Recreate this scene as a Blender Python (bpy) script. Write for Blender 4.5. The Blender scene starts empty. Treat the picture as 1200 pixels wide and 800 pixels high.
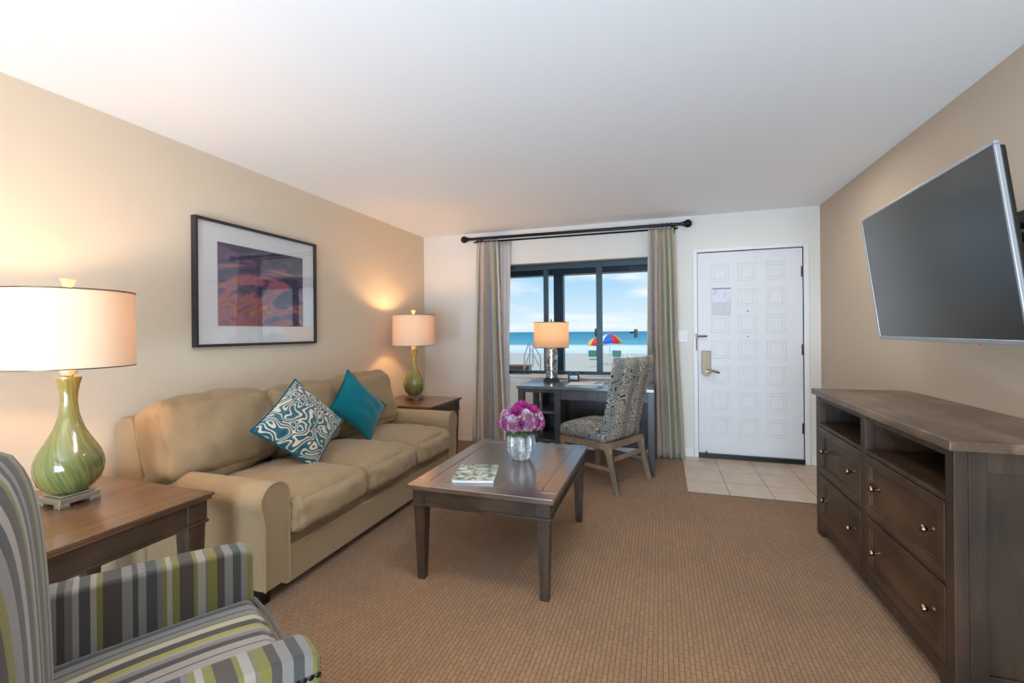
import bpy, bmesh, math, random
from mathutils import Vector, Matrix, noise
random.seed(7)
S = bpy.context.scene
C = S.collection
PI = math.pi
R = math.radians

# ------------------------------------------------------------------ camera
D, XL, XR, H, YR = 4.922, -2.744, 1.422, 2.44, -4.6
cam_d = bpy.data.cameras.new('camera'); cam = bpy.data.objects.new('camera', cam_d); C.objects.link(cam)
cam_d.sensor_width = 36; cam_d.lens = 530.17 / 1200 * 36; cam_d.shift_y = -10.945 / 1200
cam_d.clip_start = .02; cam_d.clip_end = 9000
ya, ro = R(18.209), R(-.49)
F = Vector((-math.sin(ya), math.cos(ya), 0)); Rt = Vector((math.cos(ya), math.sin(ya), 0)); Up = Vector((0, 0, 1))
R2 = Rt * math.cos(ro) + Up * math.sin(ro); U2 = -Rt * math.sin(ro) + Up * math.cos(ro)
cam.matrix_world = Matrix(((R2.x, U2.x, -F.x, 0), (R2.y, U2.y, -F.y, 0), (R2.z, U2.z, -F.z, 1.279), (0, 0, 0, 1)))
S.camera = cam

# ------------------------------------------------------------------ light and exposure
S.view_settings.view_transform = 'Standard'; S.view_settings.look = 'None'
S.view_settings.gamma = 1; S.view_settings.exposure = 0; S.view_settings.use_curve_mapping = False


def lin(h):
    h = h.lstrip('#'); v = [int(h[i:i + 2], 16) / 255 for i in (0, 2, 4)]
    return tuple((x / 12.92 if x <= .04045 else ((x + .055) / 1.055) ** 2.4) for x in v) + (1,)


W = bpy.data.worlds.new('world'); S.world = W; W.use_nodes = True
wn, wl = W.node_tree.nodes, W.node_tree.links
wn.clear()
wo = wn.new('ShaderNodeOutputWorld'); wb = wn.new('ShaderNodeBackground'); wl.new(wb.outputs[0], wo.inputs[0])
tc = wn.new('ShaderNodeTexCoord'); sp = wn.new('ShaderNodeSeparateXYZ'); wl.new(tc.outputs['Generated'], sp.inputs[0])
rp = wn.new('ShaderNodeValToRGB'); wl.new(sp.outputs[2], rp.inputs[0])
e = rp.color_ramp.elements
e[0].position = 0; e[0].color = lin('d3e6f2'); e[1].position = .5; e[1].color = lin('5b9ed6')
for p_, c_ in ((.03, 'cfe5f3'), (.12, '9fd0ee'), (.22, '84c0e8')):
    k = e.new(p_); k.color = lin(c_)
mp = wn.new('ShaderNodeMapping'); mp.inputs['Scale'].default_value = (5, 5, 26); wl.new(tc.outputs['Generated'], mp.inputs[0])
nz = wn.new('ShaderNodeTexNoise'); nz.inputs['Scale'].default_value = 1.3; nz.inputs['Detail'].default_value = 7
wl.new(mp.outputs[0], nz.inputs[0])
cr = wn.new('ShaderNodeValToRGB'); wl.new(nz.outputs[0], cr.inputs[0])
cr.color_ramp.elements[0].position = .5; cr.color_ramp.elements[0].color = (0, 0, 0, 1)
cr.color_ramp.elements[1].position = .74; cr.color_ramp.elements[1].color = (.85, .85, .85, 1)
mx = wn.new('ShaderNodeMix'); mx.data_type = 'RGBA'; wl.new(cr.outputs[0], mx.inputs[0]); wl.new(rp.outputs[0], mx.inputs[6])
mx.inputs[7].default_value = lin('f2f6fa'); wl.new(mx.outputs[2], wb.inputs[0]); wb.inputs[1].default_value = 1.12


def light(name, kind, loc, energy, color, size=None, size_y=None, rot=None, radius=None, spread=None):
    d = bpy.data.lights.new(name, kind); o = bpy.data.objects.new(name, d); C.objects.link(o)
    o.location = loc; d.energy = energy; d.color = color
    if kind == 'AREA':
        d.shape = 'RECTANGLE'; d.size = size; d.size_y = size_y or size
        if spread: d.spread = spread
    if radius is not None: d.shadow_soft_size = radius
    if rot: o.rotation_euler = rot
    return o


sun = light('sun', 'SUN', (0, 0, 9), 2.2, (1, .96, .9), rot=(R(38), 0, R(-20))); sun.data.angle = R(.6)
# fill lights added behind the viewer, then the ceiling light and entry area light
light('rear_fill', 'AREA', (-.6, YR + .12, 1.35), 66, (.74, .87, 1), 3.6, 1.9, rot=(R(90), 0, 0))  # added soft fill for the whole room; the rear wall has no opening
light('ceiling_fill', 'AREA', (-.6, -2.6, .5), 235, (.60, .80, 1), 2.8, 1.4, rot=(R(180 - 52), 0, 0), spread=R(140))  # added fill thrown up and forward to brighten the ceiling; no lamp stands here
light('room_ceiling_light', 'AREA', (-.3, 1.6, 2.41), 20, (.92, .96, 1), .5, .5, rot=(0, 0, 0))
light('entry_area_light', 'AREA', (.7, 3.7, 2.42), 9, (1, .97, .93), .3, .3)  # small area light above the entry, without a fixture
WARM = (1, .60, .30)


# ------------------------------------------------------------------ materials
def newmat(name):
    m = bpy.data.materials.new(name); m.use_nodes = True
    n = m.node_tree.nodes; b = n['Principled BSDF']
    return m, n, m.node_tree.links, b


def node(n, l, t, ins=None, **kw):
    x = n.new(t)
    for k, v in kw.items(): setattr(x, k, v)
    for k, v in (ins or {}).items():
        if isinstance(v, bpy.types.NodeSocket): l.new(v, x.inputs[k])
        else: x.inputs[k].default_value = v
    return x


def ramp(n, l, fac, stops, interp='LINEAR'):
    r = n.new('ShaderNodeValToRGB'); l.new(fac, r.inputs[0]); r.color_ramp.interpolation = interp
    e = r.color_ramp.elements
    while len(e) > 1: e.remove(e[-1])
    e[0].position = stops[0][0]; e[0].color = lin(stops[0][1]) if isinstance(stops[0][1], str) else stops[0][1]
    for p, c in stops[1:]:
        k = e.new(p); k.color = lin(c) if isinstance(c, str) else c
    return r


def bump(n, l, b, h, s, d=.01):
    x = node(n, l, 'ShaderNodeBump', {'Strength': s, 'Distance': d, 'Height': h}); l.new(x.outputs[0], b.inputs['Normal'])


def plain(name, col, rough=.5, metal=0, spec=.5, nscale=0, nstr=.1, coat=0):
    m, n, l, b = newmat(name)
    b.inputs['Base Color'].default_value = lin(col); b.inputs['Roughness'].default_value = rough
    b.inputs['Metallic'].default_value = metal; b.inputs['Specular IOR Level'].default_value = spec
    b.inputs['Coat Weight'].default_value = coat
    if nscale:
        t = node(n, l, 'ShaderNodeTexCoord')
        z = node(n, l, 'ShaderNodeTexNoise', {'Vector': t.outputs['Object'], 'Scale': nscale, 'Detail': 4.})
        bump(n, l, b, z.outputs[0], nstr)
    return m


def wood(name, cols, axis=1, rough=.4, scale=1., spec=.5, coat=0., coatr=.15, bumpy=.08):
    m, n, l, b = newmat(name)
    t = node(n, l, 'ShaderNodeTexCoord')
    sc = [14 * scale] * 3; sc[axis] = 1.1 * scale
    mp = node(n, l, 'ShaderNodeMapping', {'Vector': t.outputs['Object'], 'Scale': sc})
    z1 = node(n, l, 'ShaderNodeTexNoise', {'Vector': mp.outputs[0], 'Scale': 2.2, 'Detail': 9., 'Roughness': .62, 'Distortion': .5})
    z2 = node(n, l, 'ShaderNodeTexNoise', {'Vector': t.outputs['Object'], 'Scale': 3.5, 'Detail': 3.})
    ad = node(n, l, 'ShaderNodeMath', {0: z1.outputs[0], 1: z2.outputs[0]}, operation='ADD')
    ml = node(n, l, 'ShaderNodeMath', {0: ad.outputs[0], 1: .5}, operation='MULTIPLY')
    r = ramp(n, l, ml.outputs[0], [(.36, cols[0]), (.5, cols[1]), (.64, cols[2])])
    l.new(r.outputs[0], b.inputs['Base Color']); b.inputs['Roughness'].default_value = rough
    b.inputs['Specular IOR Level'].default_value = spec
    b.inputs['Coat Weight'].default_value = coat; b.inputs['Coat Roughness'].default_value = coatr
    bump(n, l, b, z1.outputs[0], bumpy, .004)
    return m


def paint(name, col, rough=.75, s=.05):
    return plain(name, col, rough, 0, .3, 180, s)


def fabric(name, c1, c2, scale=500, rough=.92, wr=0.):
    m, n, l, b = newmat(name)
    t = node(n, l, 'ShaderNodeTexCoord')
    z = node(n, l, 'ShaderNodeTexNoise', {'Vector': t.outputs['Object'], 'Scale': float(scale), 'Detail': 2.})
    r = ramp(n, l, z.outputs[0], [(.35, c1), (.65, c2)]); l.new(r.outputs[0], b.inputs['Base Color'])
    b.inputs['Roughness'].default_value = rough; b.inputs['Specular IOR Level'].default_value = .2
    b.inputs['Sheen Weight'].default_value = .25; b.inputs['Sheen Roughness'].default_value = .4
    z2 = node(n, l, 'ShaderNodeTexNoise', {'Vector': t.outputs['Object'], 'Scale': 9., 'Detail': 3., 'Distortion': 1.2})
    a = node(n, l, 'ShaderNodeMath', {0: z.outputs[0], 1: .25}, operation='MULTIPLY')
    a2 = node(n, l, 'ShaderNodeMath', {0: z2.outputs[0], 1: wr}, operation='MULTIPLY')
    a3 = node(n, l, 'ShaderNodeMath', {0: a.outputs[0], 1: a2.outputs[0]}, operation='ADD')
    bump(n, l, b, a3.outputs[0], .5, .006)
    return m


def stripes(name, axis, period, stops, uv=False, rough=.85, off=0., wave=0.):
    m, n, l, b = newmat(name)
    t = node(n, l, 'ShaderNodeTexCoord')
    s = node(n, l, 'ShaderNodeSeparateXYZ', {0: t.outputs['UV' if uv else 'Object']})
    d = node(n, l, 'ShaderNodeMath', {0: s.outputs[axis], 1: 1 / period}, operation='MULTIPLY')
    o = node(n, l, 'ShaderNodeMath', {0: d.outputs[0], 1: off}, operation='ADD')
    f = node(n, l, 'ShaderNodeMath', {0: o.outputs[0]}, operation='FRACT')
    r = ramp(n, l, f.outputs[0], stops, 'CONSTANT')
    z = node(n, l, 'ShaderNodeTexNoise', {'Vector': t.outputs['Object'], 'Scale': 420., 'Detail': 2.})
    q = node(n, l, 'ShaderNodeMix', {0: .12, 6: r.outputs[0], 7: z.outputs[1]}, data_type='RGBA', blend_type='OVERLAY')
    l.new(q.outputs[2], b.inputs['Base Color']); b.inputs['Roughness'].default_value = rough
    b.inputs['Specular IOR Level'].default_value = .3; b.inputs['Sheen Weight'].default_value = .2
    bump(n, l, b, z.outputs[0], .25, .003)
    return m


M = {}
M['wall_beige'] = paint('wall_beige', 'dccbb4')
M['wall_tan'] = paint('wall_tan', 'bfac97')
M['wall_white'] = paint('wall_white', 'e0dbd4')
M['ceiling'] = paint('ceiling', 'f4f4f5', .9)
M['trim'] = plain('white_trim', 'e4e3e3', .4)
M['door'] = plain('door_white', 'dcdbdd', .38)
M['dark_frame'] = plain('dark_aluminium', '1c3442', .35, .3)
M['black'] = plain('black', '0b0b0d', .4)
M['black_metal'] = plain('black_metal', '15161b', .3, .6)
M['rod'] = plain('rod_bronze', '15121a', .28, .5)
M['nickel'] = plain('aged_brass', '6f6350', .35, 1)
M['knob'] = plain('knob_metal', '7d6d58', .25, 1)
M['silver'] = plain('silver_bezel', 'a9adb5', .35, .6)
M['sofa'] = fabric('sofa_fabric', '967f60', 'a58d6c', 700, wr=2.)
M['sofa_pipe'] = fabric('sofa_piping', '9c8560', 'a88f69', 700)
M['teal'] = fabric('teal_velvet', '04626f', '067886', 300, wr=.25)
M['teal'].node_tree.nodes['Principled BSDF'].inputs['Sheen Weight'].default_value = .5
M['teal_pipe'] = fabric('teal_piping', '0b4b5a', '0f5c6b', 300)
TW = ('3a2820', '5a4234', '745a49')
M['table'] = wood('table_wood', ('33241b', '4b372a', '634b39'), 1, .3, 1, coat=1., coatr=.2)
M['table_leg'] = wood('table_leg_wood', ('291c15', '3d2e24', '524032'), 2, .38, 1)
M['table_apron'] = wood('table_apron_wood', ('291c15', '3d2e24', '524032'), 0, .38, 1)
for k_ in ('table',):
    M[k_].node_tree.nodes['Principled BSDF'].inputs['Coat IOR'].default_value = 3.3
M['end'] = wood('end_table_top_wood', ('4e3626', '674833', '7f5c43'), 1, .33, .8, coat=.5, coatr=.15)
M['end_leg'] = wood('end_table_leg_wood', ('33241b', '473528', '5b4636'), 2, .36, 1)
M['end_apron'] = wood('end_table_apron_wood', ('33241b', '473528', '5b4636'), 1, .36, 1)
M['dresser_top'] = wood('dresser_top_wood', ('3d2f24', '604b3a', '836c56'), 1, .4, .7, coat=.25, coatr=.3)
M['dresser'] = wood('dresser_front_wood', ('2a1a10', '422d1d', '5b4029'), 1, .4, .6)
M['dresser_v'] = wood('dresser_frame_wood', ('271a11', '3c2a1d', '4f3a28'), 2, .45, .7)
M['dresser_side'] = wood('dresser_side_wood', ('241a12', '37291d', '4b3a29'), 2, .45, .7)
M['desk'] = wood('desk_wood', ('27262a', '38363a', '4a464a'), 2, .35, 1)
M['desk_top'] = wood('desk_top_wood', ('3a3c42', '50525a', '63656c'), 0, .3, 1, coat=.8, coatr=.15)
M['desk_top'].node_tree.nodes['Principled BSDF'].inputs['Coat IOR'].default_value = 1.8
M['chair_leg'] = wood('chair_leg_wood', ('6a5848', '7f6c5a', '93806c'), 2, .4, 1)


def carpet():
    m, n, l, b = newmat('carpet')
    t = node(n, l, 'ShaderNodeTexCoord')
    mp = node(n, l, 'ShaderNodeMapping', {'Vector': t.outputs['Object'], 'Rotation': (0, 0, R(90))})
    nd = node(n, l, 'ShaderNodeTexNoise', {'Vector': t.outputs['Object'], 'Scale': 55., 'Detail': 2.})
    av = node(n, l, 'ShaderNodeMix', {0: .004, 4: mp.outputs[0], 5: nd.outputs[1]}, data_type='VECTOR')
    br = node(n, l, 'ShaderNodeTexBrick', {'Vector': av.outputs[1], 'Color1': lin('9a7450'), 'Color2': lin('8f6b4a'), 'Mortar': lin('57402d'),
              'Scale': 1., 'Mortar Size': .0021, 'Mortar Smooth': .8, 'Bias': 0., 'Brick Width': .05, 'Row Height': .0195}, offset=.5)
    z = node(n, l, 'ShaderNodeTexNoise', {'Vector': t.outputs['Object'], 'Scale': 900., 'Detail': 2.})
    z2 = node(n, l, 'ShaderNodeTexNoise', {'Vector': t.outputs['Object'], 'Scale': 1.6, 'Detail': 3.})
    q = node(n, l, 'ShaderNodeMix', {0: .35, 6: br.outputs[0], 7: z.outputs[0]}, data_type='RGBA', blend_type='OVERLAY')
    q2 = node(n, l, 'ShaderNodeMix', {0: .25, 6: q.outputs[2], 7: z2.outputs[0]}, data_type='RGBA', blend_type='OVERLAY')
    l.new(q2.outputs[2], b.inputs['Base Color']); b.inputs['Roughness'].default_value = .95
    b.inputs['Specular IOR Level'].default_value = .1; b.inputs['Sheen Weight'].default_value = .2
    iv = node(n, l, 'ShaderNodeMath', {0: 1., 1: br.outputs['Fac']}, operation='SUBTRACT')
    ad = node(n, l, 'ShaderNodeMath', {0: iv.outputs[0], 1: z.outputs[0]}, operation='ADD')
    bump(n, l, b, ad.outputs[0], .5, .004)
    return m


M['carpet'] = carpet()


def tiles():
    m, n, l, b = newmat('floor_tiles')
    t = node(n, l, 'ShaderNodeTexCoord')
    br = node(n, l, 'ShaderNodeTexBrick', {'Vector': t.outputs['Object'], 'Color1': lin('c9b299'), 'Color2': lin('bfa88f'), 'Mortar': lin('6f5c49'),
              'Scale': 1., 'Mortar Size': .0035, 'Mortar Smooth': .2, 'Bias': 0., 'Brick Width': .308, 'Row Height': .308}, offset=0.)
    z = node(n, l, 'ShaderNodeTexNoise', {'Vector': t.outputs['Object'], 'Scale': 7., 'Detail': 4.})
    q = node(n, l, 'ShaderNodeMix', {0: .3, 6: br.outputs[0], 7: z.outputs[0]}, data_type='RGBA', blend_type='OVERLAY')
    l.new(q.outputs[2], b.inputs['Base Color']); b.inputs['Roughness'].default_value = .3
    iv = node(n, l, 'ShaderNodeMath', {0: 1., 1: br.outputs['Fac']}, operation='SUBTRACT')
    bump(n, l, b, iv.outputs[0], .4, .003)
    return m


M['tiles'] = tiles()


def translucent(name, col, tr=.55, tcol=None):
    m, n, l, b = newmat(name)
    n.remove(b); o = n['Material Output']
    t = node(n, l, 'ShaderNodeTexCoord')
    z = node(n, l, 'ShaderNodeTexNoise', {'Vector': t.outputs['Object'], 'Scale': 600., 'Detail': 2.})
    rr = ramp(n, l, z.outputs[0], [(.3, tuple(x * .94 for x in lin(col)[:3]) + (1,)), (.7, lin(col))])
    d = node(n, l, 'ShaderNodeBsdfDiffuse', {'Color': rr.outputs[0]})
    s = node(n, l, 'ShaderNodeBsdfTranslucent', {'Color': lin(tcol or col)})
    x = node(n, l, 'ShaderNodeMixShader', {0: tr, 1: d.outputs[0], 2: s.outputs[0]}); l.new(x.outputs[0], o.inputs[0])
    return m


M['shade'] = translucent('linen_shade', 'e8d2b4', .045, 'f2a860')
M['shade_grey'] = translucent('grey_sheer_shade', 'b8aa9a', .34, 'e8c8a4')
M['sheer'] = translucent('sheer_lining', 'efe9e6', .5)


def glass(name, refl=.12, tint='ffffff', ior=1.5):
    m, n, l, b = newmat(name)
    n.remove(b); o = n['Material Output']
    lw = node(n, l, 'ShaderNodeLayerWeight', {'Blend': .5})
    pw = node(n, l, 'ShaderNodeMath', {0: lw.outputs['Facing'], 1: 3.5}, operation='POWER')
    a = node(n, l, 'ShaderNodeMath', {0: pw.outputs[0], 1: ior, 2: refl}, operation='MULTIPLY_ADD')
    a.use_clamp = True
    t = node(n, l, 'ShaderNodeBsdfTransparent', {'Color': lin(tint)})
    g = node(n, l, 'ShaderNodeBsdfGlossy', {'Roughness': .0})
    x = node(n, l, 'ShaderNodeMixShader', {0: a.outputs[0], 1: t.outputs[0], 2: g.outputs[0]}); l.new(x.outputs[0], o.inputs[0])
    return m


M['win_glass'] = glass('window_glass', .001, ior=.06)
M['art_glass'] = glass('picture_glass', .06, ior=.9)


def art():
    m, n, l, b = newmat('sunset_print')
    t = node(n, l, 'ShaderNodeTexCoord')
    mp = node(n, l, 'ShaderNodeMapping', {'Vector': t.outputs['Object'], 'Scale': (1, 1.1, 3.), 'Rotation': (R(-14), 0, 0)})
    z = node(n, l, 'ShaderNodeTexNoise', {'Vector': mp.outputs[0], 'Scale': 1.5, 'Detail': 7., 'Distortion': 2.2, 'Roughness': .55})
    s = node(n, l, 'ShaderNodeSeparateXYZ', {0: t.outputs['Object']})
    a = node(n, l, 'ShaderNodeMath', {0: s.outputs[2], 1: .35, 2: 0.}, operation='MULTIPLY_ADD')
    k = node(n, l, 'ShaderNodeMath', {0: z.outputs[0], 1: a.outputs[0]}, operation='ADD')
    r = ramp(n, l, k.outputs[0], [(.3, '3a2826'), (.38, '7b5038'), (.44, 'd08058'), (.49, '8f5a54'), (.54, '9a6a88'), (.6, 'b8685c'), (.66, '6a5478'), (.75, '3f3c56')])
    l.new(r.outputs[0], b.inputs['Base Color']); b.inputs['Roughness'].default_value = .5
    return m


M['art'] = art()


def swirl():
    m, n, l, b = newmat('teal_swirl_fabric')
    t = node(n, l, 'ShaderNodeTexCoord')
    z0 = node(n, l, 'ShaderNodeTexNoise', {'Vector': t.outputs['UV'], 'Scale': 4., 'Detail': 0.})
    w0 = node(n, l, 'ShaderNodeVectorMath', {0: z0.outputs[1], 'Scale': .34}, operation='SCALE')
    v0 = node(n, l, 'ShaderNodeVectorMath', {0: t.outputs['UV'], 1: w0.outputs[0]}, operation='ADD')
    z1 = node(n, l, 'ShaderNodeTexNoise', {'Vector': v0.outputs[0], 'Scale': 5.4, 'Detail': 0.})
    k = node(n, l, 'ShaderNodeMath', {0: z1.outputs[0], 1: 7.}, operation='MULTIPLY')
    f = node(n, l, 'ShaderNodeMath', {0: k.outputs[0]}, operation='FRACT')
    r = ramp(n, l, f.outputs[0], [(0, '065567'), (.2, '0a6678'), (.40, '05404f'), (.46, 'd6c9b1'), (.86, '05404f')], 'CONSTANT')
    l.new(r.outputs[0], b.inputs['Base Color']); b.inputs['Roughness'].default_value = .8
    b.inputs['Sheen Weight'].default_value = .3
    return m


M['swirl'] = swirl()


def paisley():
    m, n, l, b = newmat('paisley_fabric')
    t = node(n, l, 'ShaderNodeTexCoord')
    z0 = node(n, l, 'ShaderNodeTexNoise', {'Vector': t.outputs['Object'], 'Scale': 9., 'Detail': 0.})
    w0 = node(n, l, 'ShaderNodeVectorMath', {0: z0.outputs[1], 'Scale': .12}, operation='SCALE')
    v0 = node(n, l, 'ShaderNodeVectorMath', {0: t.outputs['Object'], 1: w0.outputs[0]}, operation='ADD')
    z1 = node(n, l, 'ShaderNodeTexNoise', {'Vector': v0.outputs[0], 'Scale': 19., 'Detail': 0.})
    k = node(n, l, 'ShaderNodeMath', {0: z1.outputs[0], 1: 7.}, operation='MULTIPLY')
    f = node(n, l, 'ShaderNodeMath', {0: k.outputs[0]}, operation='FRACT')
    r = ramp(n, l, f.outputs[0], [(0, '232c38'), (.24, 'd5cdbf'), (.5, '5f6f78'), (.62, 'e2dccf'), (.78, '2f3d4a'), (.88, 'a89a7c')], 'CONSTANT')
    sx_ = node(n, l, 'ShaderNodeSeparateXYZ', {0: t.outputs['Object']})
    sm = node(n, l, 'ShaderNodeMath', {0: sx_.outputs[0], 1: 5.2}, operation='MULTIPLY')
    sf = node(n, l, 'ShaderNodeMath', {0: sm.outputs[0]}, operation='FRACT')
    r2 = ramp(n, l, sf.outputs[0], [(0, 'e6e2da'), (.5, 'dcd8cf'), (.56, 'aab3ba'), (.85, 'aab3ba'), (.92, 'e0dbd0')])
    q = node(n, l, 'ShaderNodeMix', {0: .85, 6: r.outputs[0], 7: r2.outputs[0]}, data_type='RGBA', blend_type='MULTIPLY')
    l.new(q.outputs[2], b.inputs['Base Color']); b.inputs['Roughness'].default_value = .85
    return m


M['paisley'] = paisley()


def glaze():
    m, n, l, b = newmat('green_glaze')
    t = node(n, l, 'ShaderNodeTexCoord')
    s = node(n, l, 'ShaderNodeSeparateXYZ', {0: t.outputs['Object']})
    at_ = node(n, l, 'ShaderNodeMath', {0: s.outputs[1], 1: s.outputs[0]}, operation='ARCTAN2')
    tw = node(n, l, 'ShaderNodeMath', {0: s.outputs[2], 1: 3., 2: at_.outputs[0]}, operation='MULTIPLY_ADD')
    cs = node(n, l, 'ShaderNodeMath', {0: tw.outputs[0]}, operation='COSINE'); sn = node(n, l, 'ShaderNodeMath', {0: tw.outputs[0]}, operation='SINE')
    cv = node(n, l, 'ShaderNodeCombineXYZ', {0: cs.outputs[0], 1: sn.outputs[0], 2: s.outputs[2]})
    mp = node(n, l, 'ShaderNodeMapping', {'Vector': cv.outputs[0], 'Scale': (14, 14, 5)})
    z = node(n, l, 'ShaderNodeTexNoise', {'Vector': mp.outputs[0], 'Scale': 1., 'Detail': 4.})
    hh = node(n, l, 'ShaderNodeMath', {0: s.outputs[2], 1: .7, 2: 0.}, operation='MULTIPLY_ADD')
    a = node(n, l, 'ShaderNodeMath', {0: z.outputs[0], 1: hh.outputs[0]}, operation='ADD')
    r = ramp(n, l, a.outputs[0], [(.38, '4d5833'), (.56, '666c3a'), (.74, '7d7940'), (.98, '9a8a44')])
    l.new(r.outputs[0], b.inputs['Base Color']); b.inputs['Roughness'].default_value = .16
    b.inputs['Coat Weight'].default_value = .8; b.inputs['Coat Roughness'].default_value = .04
    bump(n, l, b, z.outputs[0], .15, .004)
    return m


M['glaze'] = glaze()
M['pewter'] = plain('pewter', 'a39a86', .35, .7, nscale=60, nstr=.3)
M['cream_ball'] = plain('cream_ball', 'd8c7a0', .3, .2)


def mottled(name, cols, scale, rough, metal):
    m, n, l, b = newmat(name)
    t = node(n, l, 'ShaderNodeTexCoord')
    z = node(n, l, 'ShaderNodeTexNoise', {'Vector': t.outputs['Object'], 'Scale': scale, 'Detail': 4., 'Distortion': 1.5})
    r = ramp(n, l, z.outputs[0], [(.35, cols[0]), (.5, cols[1]), (.62, cols[2])])
    l.new(r.outputs[0], b.inputs['Base Color']); b.inputs['Roughness'].default_value = rough; b.inputs['Metallic'].default_value = metal
    bump(n, l, b, z.outputs[0], .3, .006)
    return m


M['mercury'] = mottled('mercury_glass', ('3a4148', 'a9b2b8', 'f0f3f5'), 22., .15, .7)
M['vase'] = mottled('vase_crackle', ('8f9397', 'a9adb1', 'c9ccd0'), 30., .3, .25)
M['bookcover'] = mottled('magazine_cover', ('3d5a72', '9fa890', 'd8d2be'), 14., .25, 0)
M['paper'] = plain('paper', 'e9e9ea', .6)
M['screen'] = plain('tv_screen', '0b0d10', .28, 0, .6, coat=.5)
M['screen'].node_tree.nodes['Principled BSDF'].inputs['Coat Roughness'].default_value = .2
M['screen'].node_tree.nodes['Principled BSDF'].inputs['Coat IOR'].default_value = 2.
M['plastic_white'] = plain('white_plastic', 'e6e6e4', .4)
M['bulb'] = plain('bulb', 'fff1d8', .4)
def bands(lo, span, items):
    return [(max(0, (p - lo) / span), c) for p, c in items]


K = dict(D='4c4a48', L='7f7973', B='4c433e', G='6c6763', C='998f84', S='474745', Y='77703a', W='b3a78f', O='9c9048')
ARM = bands(-.08, .62, [(-.08, K['B']), (-.03, K['C']), (-.004, K['D']), (.018, K['L']), (.036, K['B']), (.049, K['G']), (.064, K['C']), (.076, K['D']), (.097, K['C']), (.11, K['Y']),
    (.123, K['B']), (.161, K['L']), (.182, K['S']), (.194, K['L']), (.213, K['S']), (.235, K['G']), (.247, K['Y']), (.258, K['C']), (.269, K['Y']), (.286, K['B']),
    (.321, K['Y']), (.331, K['C']), (.349, K['G']), (.355, K['Y']), (.379, K['B']), (.399, K['L']), (.419, K['S']), (.442, K['L']), (.458, K['Y'])])
SEAT = bands(-.30, .60, [(-.30, K['B']), (-.25, K['G']), (-.222, K['S']), (-.2, K['L']), (-.173, K['S']), (-.165, K['L']), (-.145, K['Y']), (-.135, K['W']), (-.11, K['B']), (-.082, K['O']),
    (-.063, K['C']), (-.05, K['L']), (-.035, K['B']), (-.012, K['C']), (.012, K['B']), (.018, K['C']), (.045, K['B']), (.08, K['G']), (.1, K['C']), (.12, K['Y']), (.14, K['S']), (.17, K['C']), (.2, K['Y']), (.215, K['B']), (.25, K['L'])])
M['stripe_arm'] = stripes('armchair_stripes_arm', 1, .62, ARM, off=.08 / .62)
M['stripe_seat'] = stripes('armchair_stripes_seat', 0, .60, SEAT, off=.5)
BK = [(0, K['L']), (.04, K['S']), (.09, K['C']), (.12, K['L']), (.16, K['S']), (.21, K['C']), (.24, K['Y']), (.28, K['C']), (.31, K['D']), (.37, K['L']), (.41, K['Y']), (.44, K['B']), (.52, K['L']), (.56, K['S']),
      (.6, K['C']), (.63, K['Y']), (.66, K['B']), (.73, K['C']), (.77, K['S']), (.82, K['L']), (.87, K['Y']), (.9, K['B']), (.96, K['C'])]
M['stripe_back'] = stripes('armchair_stripes_back', 0, .66, BK, off=.5)
M['pipe_grey'] = fabric('armchair_piping', '5c534e', '6a625c', 600)
CUR = [(0, 'c4b6a2'), (.07, 'a3968c'), (.12, '8794a0'), (.19, 'd8ccb0'), (.24, 'a89f8c'), (.29, 'ded0ba'), (.35, '8a939b'),
       (.44, 'cdb888'), (.48, 'b19c90'), (.55, 'd3bdb2'), (.62, 'aaa68c'), (.69, '7f8d97'), (.75, 'dccfb6'), (.82, 'a8958a'), (.9, 'c6aea6'), (.95, 'b0a98c')]
M['curtain_l'] = stripes('curtain_stripes', 0, .55, CUR, uv=True)
CUR2 = [(0, 'd3c7ac'), (.06, 'ab9488'), (.12, '8794a0'), (.17, 'c9a892'), (.24, 'a39a98'), (.3, 'd3cab8'), (.34, 'c2a28c'), (.42, 'a3968c'),
        (.48, 'a7a494'), (.56, 'ada68a'), (.66, '9e987c'), (.76, 'b2ab8f'), (.84, 'a3958a'), (.9, 'ada68a')]
M['curtain_r'] = stripes('curtain_stripes_right', 0, 1., CUR2, uv=True)
M['sand'] = plain('sand', 'd8cdb8', .95, nscale=3, nstr=.4)
M['walk'] = plain('boardwalk_concrete', 'c4a392', .9)
M['brownwall'] = plain('low_wall_brown', '7a5a48', .9)


def sea():
    m, n, l, b = newmat('sea_water')
    t = node(n, l, 'ShaderNodeTexCoord')
    s = node(n, l, 'ShaderNodeSeparateXYZ', {0: t.outputs['Object']})
    mp = node(n, l, 'ShaderNodeMapping', {'Vector': t.outputs['Object'], 'Scale': (.02, .12, 1)})
    z = node(n, l, 'ShaderNodeTexNoise', {'Vector': mp.outputs[0], 'Scale': 1., 'Detail': 5.})
    zz = node(n, l, 'ShaderNodeMath', {0: z.outputs[0], 1: 26.}, operation='MULTIPLY')
    a = node(n, l, 'ShaderNodeMath', {0: s.outputs[1], 1: zz.outputs[0]}, operation='ADD')
    d = node(n, l, 'ShaderNodeMath', {0: a.outputs[0], 1: 1 / 900}, operation='MULTIPLY')
    r = ramp(n, l, d.outputs[0], [(0, 'd5e4e2'), (.055, 'f2f6f6'), (.075, 'dbe8ea'), (.09, 'f6f9f9'), (.112, 'f0f5f5'), (.118, '6fb2ba'), (.2, '4f9fb0'), (.6, '3a8aa6')])
    l.new(r.outputs[0], b.inputs['Base Color']); b.inputs['Roughness'].default_value = .6; b.inputs['Specular IOR Level'].default_value = .15
    return m


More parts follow.
